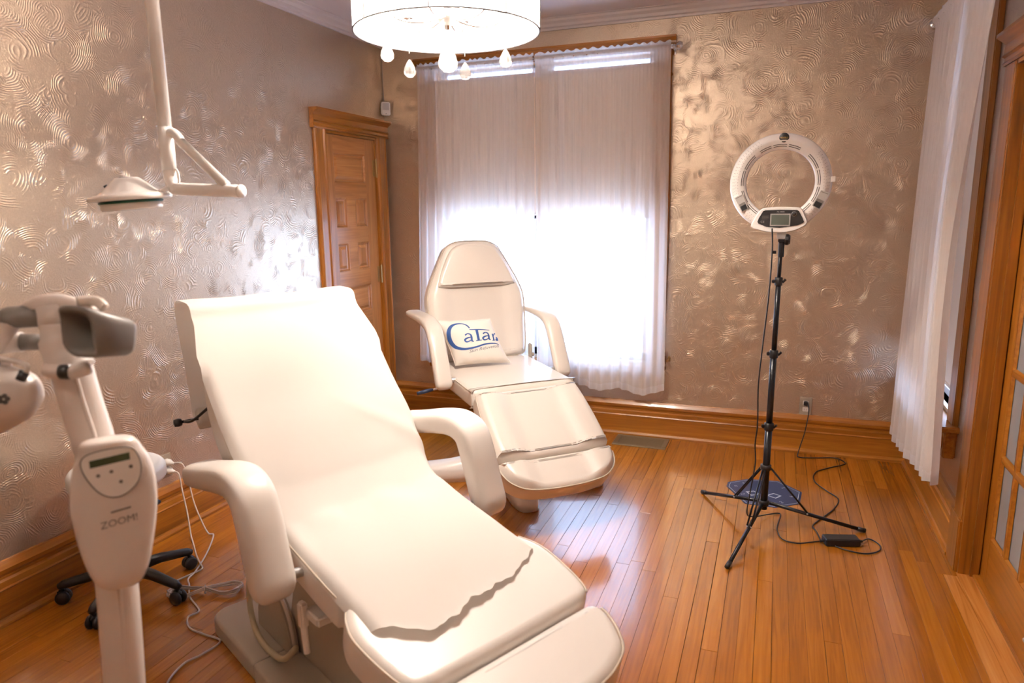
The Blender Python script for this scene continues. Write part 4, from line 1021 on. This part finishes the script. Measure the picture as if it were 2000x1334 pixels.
# collar, neck, handles and the lamp head to the left
D_ = 1.34
MB().tube(sm([at(115, 635, D_), at(118, 665, D_), at(130, 700, D_), at(140, 722, D_)], 5), [.032]*5+[.037]*5+[.041]*5+[.042], 24).build('collar', M['device'], tW, True)
MB().tube(sm([at(88, 722, D_-.03), at(132, 728, D_-.045), at(178, 716, D_-.03)], 6), [.008]+[.0135]*11+[.009], 14).build('collar_rim', M['device'], tW, True)
MB().tube([at(120, 726, D_-.048), at(138, 726, D_-.048)], .0145, 14).build('tilt_knob', M['black'], tW, True)
MB().tube(sm([at(48, 612, D_+.02), at(75, 598, D_), at(110, 593, D_), at(150, 602, D_), at(178, 620, D_)], 6), [.017]*6+[.019]*6+[.020]*6+[.020]*7, 20).build('yoke', M['device'], tW, True)
MB().tube([at(104, 600, D_), at(112, 640, D_)], .030, 20).build('yoke_neck', M['device'], tW, True)
MB().tube([at(10, 620, D_), at(20, 620, D_), at(92, 616, D_)], [.019, .0215, .0215], 20).build('side_grip', M['greyp'], tW, True)
# grey hollow handle
a0 = at(152, 648, D_-.10); a1 = at(236, 658, D_-.01)
dr = (a1-a0).normalized(); uu = Vector((0, 0, 1)); uu = (uu-dr*uu.dot(dr)).normalized(); vv = dr.cross(uu)
V = []; Fc = []
secs = [(0, .94, 0), (0, 1, 0), (.5, 1.0, 0), (.85, .98, 0), (1, .92, 0)]; NS = 28
def sec(q, s_):
    out = []
    for k in range(NS):
        A = 2*PI*k/NS; c_, si_ = math.cos(A), math.sin(A)
        hh = .043*s_*fr(q, 1.05, .82); ww = .040*s_
        out.append(a0+(a1-a0)*q+dr*(.022*(-si_)*(1-q))+uu*hh*math.copysign(abs(si_)**.5, si_)+vv*ww*math.copysign(abs(c_)**.5, c_))
    return out
rings2 = [sec(.9, .80), sec(0, .80), sec(0, .95), sec(.02, 1), sec(.5, 1), sec(.9, 1), sec(1, .93)]
V = sum(rings2, [])
for i in range(len(rings2)-1):
    for k in range(NS): Fc.append([i*NS+k, i*NS+(k+1) % NS, (i+1)*NS+(k+1) % NS, (i+1)*NS+k])
Fc += [list(range(NS)), [(len(rings2)-1)*NS+k for k in range(NS)]]
MESH('handle', V, Fc, M['greyp'], tW)
MB().tube(sm([at(150, 590, D_-.02), at(172, 588, D_-.01), at(192, 590, D_-.01), at(204, 602, D_-.01)], 5), .010, 10).build('handle_bracket', M['offwhite'], tW, True)
# arm to the lamp head
MB().tube(sm([at(30, 612, D_), at(8, 650, D_), at(-30, 690, D_), at(-70, 700, D_)], 6), .018, 16).build('lamp_arm', M['device'], tW, True)
MB().tube([at(-20, 672, D_+.02), at(42, 668, D_+.02)], .020, 16).build('pivot', M['device'], tW, True)
MB().tube([at(42, 668, D_+.02), at(90, 668, D_+.03)], [.017, .0155], 16).build('pivot_grip', M['greyp'], tW, True)
lhc = at(-40, 790, D_); lx = (at(80, 755, D_)-at(-160, 830, D_)).normalized()
V = []; Fc = []; NK = 28
prof = [(-.17, .004), (-.165, .045), (-.13, .066), (-.06, .070), (.02, .066), (.075, .055), (.105, .035), (.115, .012), (.117, .001)]
lamp_head = MB().lathe([(b_, a) for a, b_ in prof], lhc, lx, NK).build('light_head', M['device'], tW, True)
MB().lathe([(.050, .0), (.054, .002), (.0555, .05), (.051, .052)], lhc+Vector((0, 0, .020)), lx, NK).build('vent_band', M['greyp'], lamp_head, True)
MB().tube(sm([at(-40, 700, D_-.01), at(-10, 700, D_-.03), at(30, 706, D_-.04), at(52, 714, D_-.05), at(50, 728, D_-.05), at(42, 738, D_-.05)], 6), .005, 8).build('hose', M['plastic'], tW, True)
MB().tube([at(48, 726, D_-.05), at(40, 742, D_-.05)], .009, 12).build('hose_plug', M['black'], tW, True)
MB().tube([at(10, 735, D_), at(14, 700, D_)], .010, 10).build('head_stem', M['device'], tW, True)
lc = lhc+lx*.055+nrm*.055
for k in range(5):
    a = 2*PI*k/5; MB().lathe([(0, 0), (.0045, 0), (.0045, .003), (0, .003)], lc+(rt*math.cos(a)+up_*math.sin(a))*.006, nrm, 8).build('star_knob', M['dgrey'], lamp_head)

# ------------------------------------------------------------------ rolling stool behind it
tS = thing('rolling_stool', 'white round rolling stool with black five-star base by the left wall', 'stool', (-2.345, 1.84, 0))
so_ = [(.172*math.cos(2*PI*k/40), .172*math.sin(2*PI*k/40)) for k in range(40)]
V, Fc = pad_mesh(so_, .075, .034, lambda u, v, h: Vector((u, v, .47+h)), .006, rb=.02); MESH('seat', V, Fc, plain('stool_vinyl', (.72, .72, .74), .3), tS)
MB().lathe([(.11, .455), (.11, .472), (0, .472)], (0, 0, 0), (0, 0, 1), 24).build('seat_plate', M['black'], tS)
MB().lathe([(.030, .10), (.030, .26), (.026, .27), (.016, .272), (.016, .46)], (0, 0, 0), (0, 0, 1), 20).build('gas_lift', M['black'], tS, True)
lv = MB().tube([(0, 0, .45), (.13, -.02, .45), (.19, -.03, .444)], .006, 8).build('height_lever', M['blackm'], tS, True)
MB().tube([(.18, -.027, .445), (.238, -.035, .435)], .013, 10, flat=.6).build('grip', M['navyp'], lv, True)
bs = MB().lathe([(.045, .075), (.05, .09), (.045, .12), (.033, .13)], (0, 0, 0), (0, 0, 1), 20).build('star_hub', M['black'], tS, True)
for ang in (73, 1, -71, -143, 145):
    a = math.radians(ang); d = Vector((math.cos(a), math.sin(a), 0))
    lg_ = MB().tube([d*.03+Vector((0, 0, .105)), d*.12+Vector((0, 0, .10)), d*.235+Vector((0, 0, .078)), d*.252+Vector((0, 0, .070))], [.026, .021, .017, .012], 10).build('base_leg', M['black'], tS, True)
    c_ = d*.24+Vector((0, 0, .027)); sd_ = Vector((-d.y, d.x, 0))
    mb = MB().tube([d*.24+Vector((0, 0, .085)), d*.24+Vector((0, 0, .03))], .007, 8)
    for s_ in (-1, 1): mb.lathe([(0, -.009), (.021, -.009), (.027, -.003), (.027, .004), (.022, .010), (0, .011)], c_+sd_*s_*.013, sd_*s_, 18)
    mb.box((-.02, -.008, .030), (.02, .008, .056), .006, Matrix.Translation(d*.24)@Matrix.Rotation(a, 4, 'Z')).build('caster', M['black'], lg_, True)

# ------------------------------------------------------------------ ring light on stand
SX, SY = .012, 3.262
tR = thing('ring_light', 'white ring light seen from behind with dark control screen, standing near the back wall', 'lamp', (SX, SY, 0))
RC = Vector((-.011, 0, 1.592)); KS = .000408
def rp(cx, cy, d=0): return Vector((RC.x+(cx-668)*KS, -.026-d, RC.z-(cy-598)*KS))
prof = []
ro, ri = .2065, .138
sec_ = [(ri, .020), (ri, -.006), (ri+.004, -.013), (ri+.012, -.0165), ((ro+ri)/2, -.026), (ro-.022, -.021), (ro-.008, -.010), (ro-.001, .004), (ro, .016), (ro-.003, .022)]
ringm = MB().lathe([(r, y) for r, y in sec_], RC, (0, 1, 0), 96, ring=True)
ring_o = ringm.build('ring_housing', M['plastic'], tR, True)
M['bay'] = plain('bay_grey', (.42, .40, .38), .5)
M['diff'] = plain('diffuser', (.8, .8, .82), .4)
MB().lathe([(ri+.006, .0225), (ri+.006, .026), (ro-.008, .026), (ro-.008, .0225)], RC, (0, 1, 0), 96, ring=True).build('diffuser', M['diff'], ring_o, True)
def surf_y(r):
    for (r0, yy0), (r1, yy1) in zip(sec_[1:], sec_[2:]):
        if r0 <= r <= r1 and r1 > r0: return fr((r-r0)/(r1-r0), yy0, yy1)
    return -.02
slots = [(195, 232), (237, 243), (300, 0)]
for (a0_, a1_) in ((62, 80), (83, 103), (106, 124), (133, 158), (160, 184), (192, 212), (216, 236), (-5, 18), (21, 46), (-32, -8), (-52, -36)):
    for r in (.1500, .1575):
        pts = [Vector((RC.x+r*math.cos(math.radians(fr(k/8, a0_, a1_))), surf_y(r)-.0002, RC.z+r*math.sin(math.radians(fr(k/8, a0_, a1_))))) for k in range(9)]
        MB().tube(pts, .0016, 5, up=(0, 1, 0)).build('vent_slot', M['dgrey'], ring_o)
mb = MB()
for ang in list(range(118, 250, 4)) + list(range(-58, 40, 4)):
    for r in (.172, .180, .187, .193):
        a = math.radians(ang+(r*1000 % 3)); y_ = surf_y(r); c_ = RC+Vector((r*math.cos(a), y_-.0004, r*math.sin(a)))
        mb.box(c_-Vector((.0009, .0006, .0009)), c_+Vector((.0009, .0006, .0009)))
o = mb.build('vent_holes', M['greyp'], ring_o); o['kind'] = 'stuff'
bd_ = MB().lathe([(0, 0), (.020, 0), (.020, .004), (.017, .006), (0, .0055)], rp(683, 147, -.007), (0, -1, 0), 28).build('badge', M['black'], ring_o, True)
put_text('YIDOBLO', .0085, lambda a, b_: rp(683, 147, -.0008)+Vector((a, 0, b_-.003)), 'badge_lettering', M['gold'], bd_, .85, True)
# battery bays
for quad in ([(222, 750), (300, 708), (368, 862), (303, 898)], [(1068, 684), (1150, 716), (1065, 880), (990, 838)]):
    bay = MB().prism(quad, lambda a, b_: rp(a, b_, -.012), lambda a, b_: rp(a, b_, .0035)).build('battery_bay', M['bay'], ring_o)
    c0_, c1b, c2b, c3b = [Vector((*q, 0)) for q in quad]
    def Q(u, v): return c0_.lerp(c1b, u).lerp(c3b.lerp(c2b, u), v)
    for v0, v1_, mm in ((.06, .10, 'greyp'), (.50, .66, 'greyp'), (.66, .97, 'black')):
        P = [Q(.10, v0), Q(.90, v0), Q(.90, v1_), Q(.10, v1_)]
        MB().prism([(p.x, p.y) for p in P], lambda a, b_: rp(a, b_, .002), lambda a, b_: rp(a, b_, .0042)).build('contact_strip', M[mm], bay)
MB().box(rp(1150, 605, -.02)+Vector((0, -.004, 0)), rp(1196, 548, .0), .002).build('side_tab', M['plastic'], ring_o)
# control panel
hp_ = [(415, 1048), (455, 960), (500, 888), (560, 868), (680, 862), (800, 866), (880, 876), (915, 940), (945, 1012), (880, 1060), (790, 1090), (680, 1100), (560, 1092), (480, 1072)]
hs_ = [(p.x, p.y) for p in sm([(a, b_, 0) for a, b_ in hp_], 3, close=True)]
hs_.reverse()
V, Fc = pad_mesh([(a*KS, -b_*KS) for a, b_ in hs_][::-1], .046, .006, lambda u, v, h: Vector((RC.x+u-668*KS, .012-h, RC.z+v+598*KS)), .001)
ph_ = MESH('panel_housing', V, Fc, M['plastic'], ring_o)
blk = [(466, 1000), (480, 960), (520, 888), (540, 882), (680, 878), (850, 882), (868, 892), (905, 960), (924, 1004), (912, 1018), (860, 1040), (690, 1064), (560, 1054), (476, 1020)]
def pp(a, b_, l_): return Vector((RC.x+(a-668)*KS, .012-.048-l_, RC.z-(b_-598)*KS))
bo = MB().prism(blk, lambda a, b_: pp(a, b_, -.004), lambda a, b_: pp(a, b_, .0012)).build('control_panel', M['black'], ring_o)
MB().prism([(592, 918), (790, 918), (790, 1046), (592, 1046)], lambda a, b_: pp(a, b_, 0), lambda a, b_: pp(a, b_, .0018)).build('screen_bezel', M['silver'], bo)
MB().prism([(604, 930), (778, 930), (778, 1034), (604, 1034)], lambda a, b_: pp(a, b_, 0), lambda a, b_: pp(a, b_, .0024)).build('screen', M['lcd'], bo)
put_text('FE-480II', .0085, lambda a, b_: pp(692, 906, .0016)+Vector((a, 0, b_)), 'panel_lettering', M['silver'], bo, 1.1, True)
put_text('CE', .013, lambda a, b_: pp(517, 1012, .0016)+Vector((a, 0, b_)), 'mark_lettering', M['silver'], bo, 1.0, True)
for j, wd in enumerate((70, 62, 74, 58)): MB().prism([(508, 940+j*10), (508+wd, 940+j*10), (508+wd, 943+j*10), (508, 943+j*10)], lambda a, b_: pp(a, b_, 0), lambda a, b_: pp(a, b_, .0015)).build('small_print', M['greyp'], bo)
kn = MB().lathe([(0, 0), (.0095, 0), (.0095, .006), (.007, .009), (0, .009)], pp(822, 922, .001), (0, -1, 0), 20).build('dial', M['black'], bo, True)
MB().tube([pp(822, 922, .002)+Vector((.0098*math.cos(2*PI*k/20), 0, .0098*math.sin(2*PI*k/20))) for k in range(20)], .0008, 5, close=True).build('dial_ring', M['silver'], bo, True)
# mount and stand
MB().box((-.012, -.020, 1.352), (.026, .016, 1.384), .003).build('mount_clamp', M['silver'], tR)
MB().lathe([(0, 0), (.020, 0), (.024, .006), (.024, .016), (.018, .024), (0, .024)], (.020, 0, 1.350), (1, 0, 0), 12).build('tilt_knob', M['black'], tR)
MB().box((-.005, -.016, 1.335), (.024, .016, 1.375), .005).tube([(.010, 0, 1.275), (.010, 0, 1.345)], .0125, 14).build('spigot', M['black'], tR)
MB().tube([(-.010, 0, 1.295), (-.024, 0, 1.295)], .007, 10).build('clamp_screw', M['blackm'], tR)
def colx(z): return .008*(z/1.3)**1.0
secs = [(1.17, 1.30, .0085), (.84, 1.175, .0115), (.50, .85, .0138), (.10, .52, .0158)]
for z0_, z1_, r in secs: MB().tube([(colx(z0_), 0, z0_), (colx(z1_), 0, z1_)], r, 18).build('pole_section', M['blackm'], tR, True)
for z_, r in ((1.168, .0165), (.842, .0185), (.502, .0205)):
    cl = MB().lathe([(r*.9, -.018), (r, -.016), (r, .016), (r*.9, .018)], (colx(z_), 0, z_), (0, 0, 1), 18).build('clamp_collar', M['black'], tR, True)
    MB().tube([(colx(z_)+r, 0, z_-.004), (colx(z_)+r+.012, -.004, z_+.010)], .0055, 8).box((colx(z_)-r-.012, -.008, z_-.008), (colx(z_)-r+.003, .008, z_+.008), .003).build('clamp_knob', M['blackm'], cl)
MB().lathe([(.020, -.012), (.024, -.010), (.024, .012), (.020, .014)], (0, 0, .305), (0, 0, 1), 18).build('upper_hub', M['black'], tR, True)
MB().lathe([(.018, -.014), (.023, -.010), (.023, .012), (.018, .014)], (0, 0, .130), (0, 0, 1), 18).build('lower_hub', M['black'], tR, True)
for fx, fy in ((-.300, .320), (-.128, -.436), (.438, .110)):
    d = Vector((fx, fy, 0)).normalized(); s_ = Vector((-d.y, d.x, 0))
    e = Vector((fx, fy, .010)); a = d*.026+Vector((0, 0, .130))
    lg_ = MB().tube([a, e], .0085, 12).build('leg', M['blackm'], tR, True)
    MB().tube([fr_p for fr_p in (a.lerp(e, .94), e+Vector((fx, fy, 0)).normalized()*.010)], .0105, 12).build('rubber_foot', M['black'], lg_, True)
    q = a.lerp(e, .40)+Vector((0, 0, .008))
    MB().tube([d*.024+Vector((0, 0, .300))+s_*.006, q+s_*.009], .0042, 6).tube([d*.024+Vector((0, 0, .300))-s_*.006, q-s_*.009], .0042, 6).build('brace', M['blackm'], lg_, True)
    MB().tube([q-s_*.012-Vector((0, 0, .005)), q+s_*.012-Vector((0, 0, .005))], .004, 8).build('rivet', M['silver'], lg_, True)

# navy floor decal
tM = thing('floor_decal', 'navy octagonal floor sticker with pale border under the ring light tripod', 'floor sticker', (.010, 3.705, 0))
oc = [(-.190, .023), (-.186, .087), (-.087, .165), (.073, .189), (.190, .066), (.175, -.096), (.061, -.181), (-.086, -.180)]
MB().prism(oc, lambda a, b_: Vector((a, b_, .0006)), lambda a, b_: Vector((a, b_, .0016))).build('sticker', M['navy'], tM)
oi_ = [(a*.93, b_*.93) for a, b_ in oc]
MB().tube([(a, b_, .0017) for a, b_ in oi_], .0014, 4, close=True, flat=.3).build('border_line', M['printw'], tM)
for k, (a, b_) in enumerate([(fr(.5, oi_[i][0], oi_[(i+1) % 8][0])*.86, fr(.5, oi_[i][1], oi_[(i+1) % 8][1])*.86) for i in range(8)]):
    ang = math.atan2(b_, a)+PI/2
    put_text('62'[k % 2], .030, lambda u, v, a=a, b_=b_, ang=ang: Vector((a+u*math.cos(ang)-v*math.sin(ang), b_+u*math.sin(ang)+v*math.cos(ang), .0019)), 'border_digit', M['printw'], tM, 1.0, True)
for s_ in (-1, 1):
    MB().tube([(s_*.018+.0, -.035, .0018), (s_*.06, -.060, .0018), (s_*.085, -.020, .0018), (s_*.05, .0, .0018)], .005, 4, close=True, flat=.15).build('emblem', M['printw'], tM)

# adapter and cables
tA = thing('power_adapter', 'black power adapter brick on the floor beside the ring light tripod', 'power adapter', (.345, 3.215, 0), .30)
MB().box((-.075, -.030, 0.0005), (.075, .030, .034), .004).build('case', M['black'], tA)
MB().tube([(-.075, -.004, .017), (-.093, -.004, .014)], .006, 8).tube([(.075, 0, .017), (.093, 0, .014)], .006, 8).build('strain_relief', M['black'], tA)
def cable(name, label, pts, r, mat, cat='cable'):
    o = MB().tube(sm(pts, 8), r, 8).build(name, mat, None, True); return tag(o, label, cat)
zc = .0048
cable('power_cable', 'thin black power cable from the back wall outlet to the adapter', [(.232, BY-.030, .318), (.240, 4.40, .27), (.225, 4.375, .15), (.195, 4.34, .03), (.200, 4.32, zc), (.30, 4.34, zc), (.40, 4.37, zc), (.450, 4.29, zc), (.36, 4.19, zc), (.282, 4.09, zc), (.268, 3.95, zc), (.32, 3.83, zc), (.372, 3.73, zc), (.345, 3.60, zc), (.29, 3.48, zc), (.237, 3.364, zc), (.248, 3.30, zc), (.262, 3.20, .010)], .0032, M['black'])
cable('power_cable', 'thin black cable looping from the adapter out to the right on the floor', [(.433, 3.242, .015), (.47, 3.30, zc), (.505, 3.25, zc), (.495, 3.19, zc), (.44, 3.145, zc), (.37, 3.150, zc), (.32, 3.175, zc)], .003, M['black'])
cable('lamp_cable', 'thin black cable hanging down the ring light pole and across to the adapter', [(-.032+SX, SY-.05, 1.40), (-.026+SX, SY-.045, 1.30), (-.030+SX, SY-.028, 1.10), (-.042+SX, SY-.024, .90), (-.052+SX, SY-.024, .70), (-.046+SX, SY-.024, .52), (-.052+SX, SY-.024, .42), (-.046+SX, SY-.024, .33), (-.060+SX, SY-.034, .20), (-.07+SX, SY-.05, .09), (-.03, SY+.03, .04), (.03, 3.40, .012), (.09, 3.45, zc), (.085, 3.36, zc), (.078, 3.26, zc), (.10, 3.17, zc), (.16, 3.15, zc), (.22, 3.18, zc), (.260, 3.195, .010)], .003, M['black'])

# ------------------------------------------------------------------ outlets, register, sensor
def outlet(loc, n, label, plugs):
    n = Vector(n); s_ = Vector((-n.y, n.x, 0))
    t = thing('wall_outlet', label, 'outlet', loc, 0, None)
    def bx(mb, a0_, a1_, z0_, z1_, d0, d1, bev=.001):
        P = [s_*a0_+n*d0+Vector((0, 0, z0_)), s_*a1_+n*d1+Vector((0, 0, z1_))]; return mb.box(tuple(P[0]), tuple(P[1]), bev)
    bx(MB(), -.035, .035, -.057, .057, .0, .006, .002).build('cover_plate', M['plate'], t)
    for zc_ in (.020, -.020):
        f_ = bx(MB(), -.016, .016, zc_-.014, zc_+.014, .004, .008, .002).build('socket', M['offwhite'], t)
        mb = MB(); bx(mb, -.008, -.006, zc_-.005, zc_+.004, .0075, .0085, 0); bx(mb, .006, .008, zc_-.005, zc_+.004, .0075, .0085, 0); mb.build('slots', M['dgrey'], f_)
    MB().lathe([(0, 0), (.003, 0), (.003, .001), (0, .001)], n*.006, n, 10).build('screw', M['silver'], t)
    return t
outlet((.222, BY-.0005, .292), (0, -1, 0), 'beige wall outlet with a black plug on the back wall', 1)
pg = MB().box((.222-.013, BY-.034, .300), (.222+.013, BY-.009, .326), .004).tube([(.222+.006, BY-.030, .302), (.232, BY-.030, .318), (.240, BY-.032, .29)], .004, 8).build('plug', M['black'])
pg.name = 'power_plug'; tag(pg, 'black plug in the upper socket of the back wall outlet', 'plug')
outlet((LX+.0005, 2.308, .332), (1, 0, 0), 'beige wall outlet on the left wall with two white plugs', 2)
for z_, lb in ((.352, 'upper'), (.312, 'lower')):
    o = MB().lathe([(0, 0), (.014, 0), (.017, .006), (.016, .024), (.009, .034), (.006, .048), (0, .049)], (LX+.010, 2.308, z_), (1, 0, 0), 16).box((LX+.030, 2.302, z_-.012), (LX+.046, 2.314, z_+.012), .003).build('white_plug', M['plastic'], None, True)
    tag(o, 'white plug in the %s socket of the left wall outlet' % lb, 'plug')
zc = .006
cable('extension_cord', 'white cord falling from the upper left wall plug to the reclined chair base', [(LX+.055, 2.310, .352), (LX+.085, 2.33, .345), (LX+.105, 2.335, .28), (-2.50, 2.335, .16), (-2.46, 2.335, .06), (-2.43, 2.335, .012), (-2.40, 2.335, zc), (-2.30, 2.19, zc), (-2.225, 2.05, zc), (-2.205, 1.99, zc), (-2.165, 1.955, zc), (-2.09, 1.885, zc), (-1.985, 1.825, zc), (-1.990, 1.775, zc), (-1.93, 1.725, zc), (-1.85, 1.712, zc), (-1.765, 1.700, zc), (-1.77, 1.62, zc), (-1.79, 1.56, zc), (-1.765, 1.47, zc), (-1.70, 1.40, zc)], .0035, M['cordw'])
cable('extension_cord', 'white cord falling from the lower left wall plug into a coiled bundle', [(LX+.055, 2.306, .312), (LX+.080, 2.31, .30), (LX+.090, 2.31, .22), (-2.51, 2.30, .12), (-2.48, 2.28, .02), (-2.44, 2.25, zc), (-2.33, 2.16, zc), (-2.25, 2.10, .014), (-2.215, 2.075, zc), (-2.225, 2.02, zc), (-2.24, 1.96, zc), (-2.22, 1.93, .012)], .0035, M['cordw'])
rb_ = random.Random(3); pts = []
c_ = Vector((-2.06, 1.935, 0)); dx = Vector((.86, .50, 0)); dy_ = Vector((-.5, .86, 0))
for k in range(6):
    for j in range(16):
        a = 2*PI*j/16; r1, r2 = .135+rb_.uniform(-.012, .012), .050+rb_.uniform(-.008, .01)
        fig = math.sin(a)*math.cos(a)*1.5
        pts.append(c_+dx*(r1*math.cos(a))+dy_*(r2*fig)+Vector((0, 0, zc+.003+.0035*k*(.6+.4*math.cos(a)**2)+.008*(abs(math.cos(a)) < .3))))
o = MB().tube(sm(pts, 2), .0033, 6).tube([c_+dy_*(.014*math.cos(2*PI*k/12))+Vector((0, 0, .018+.016*math.sin(2*PI*k/12))) for k in range(12)], .002, 5, close=True).build('cord_coil', M['cordw'], None, True)
tag(o, 'tied figure-eight coil of white cord on the floor behind the reclined chair', 'cord')

tV = thing('floor_register', 'bronze floor vent grille beside the back baseboard', 'vent', (-.750, 4.305, 0))
MB().box((-.170, -.104, .0), (.170, -.078, .006), .002).box((-.170, .072, 0), (.170, .098, .006), .002).box((-.170, -.078, 0), (-.140, .072, .006), .002).box((.140, -.078, 0), (.170, .072, .006), .002).build('frame', M['bronze'], tV)
MB().box((-.142, -.080, .0), (.142, .074, .001)).build('duct', M['black'], tV)
for k in range(12): MB().box((-.142, -.074+k*.0125, .001), (.142, -.067+k*.0125, .005)).build('slat', M['bronze'], tV)

# motion sensor near the corner
tm = thing('motion_sensor', 'small white motion sensor box near the ceiling corner above the closet door', 'sensor', (LX+.022, BY-.024, 2.187), PI/4)
MB().box((-.020, -.008, -.045), (.020, .008, .045), .004).build('mount_plate', M['plastic'], tm)
MB().box((-.032, -.034, -.045), (.032, -.008, .045), .006).build('case', M['plastic'], tm)
MB().box((-.022, -.0355, -.010), (.022, -.0335, .036), .001).build('lens', plain('sensor_lens', (.62, .60, .60), .5), tm)
MB().box((-.004, -.0352, -.036), (.004, -.0338, -.033)).build('indicator', M['dgrey'], tm)
tag(MB().tube([(LX+.004, BY-.004, 2.588), (LX+.005, BY-.004, 2.40), (LX+.004, BY-.004, 2.236)], .003, 6).build('sensor_wire', M['cordw'], None, True), 'thin painted wire running down the wall corner to the motion sensor', 'wire')
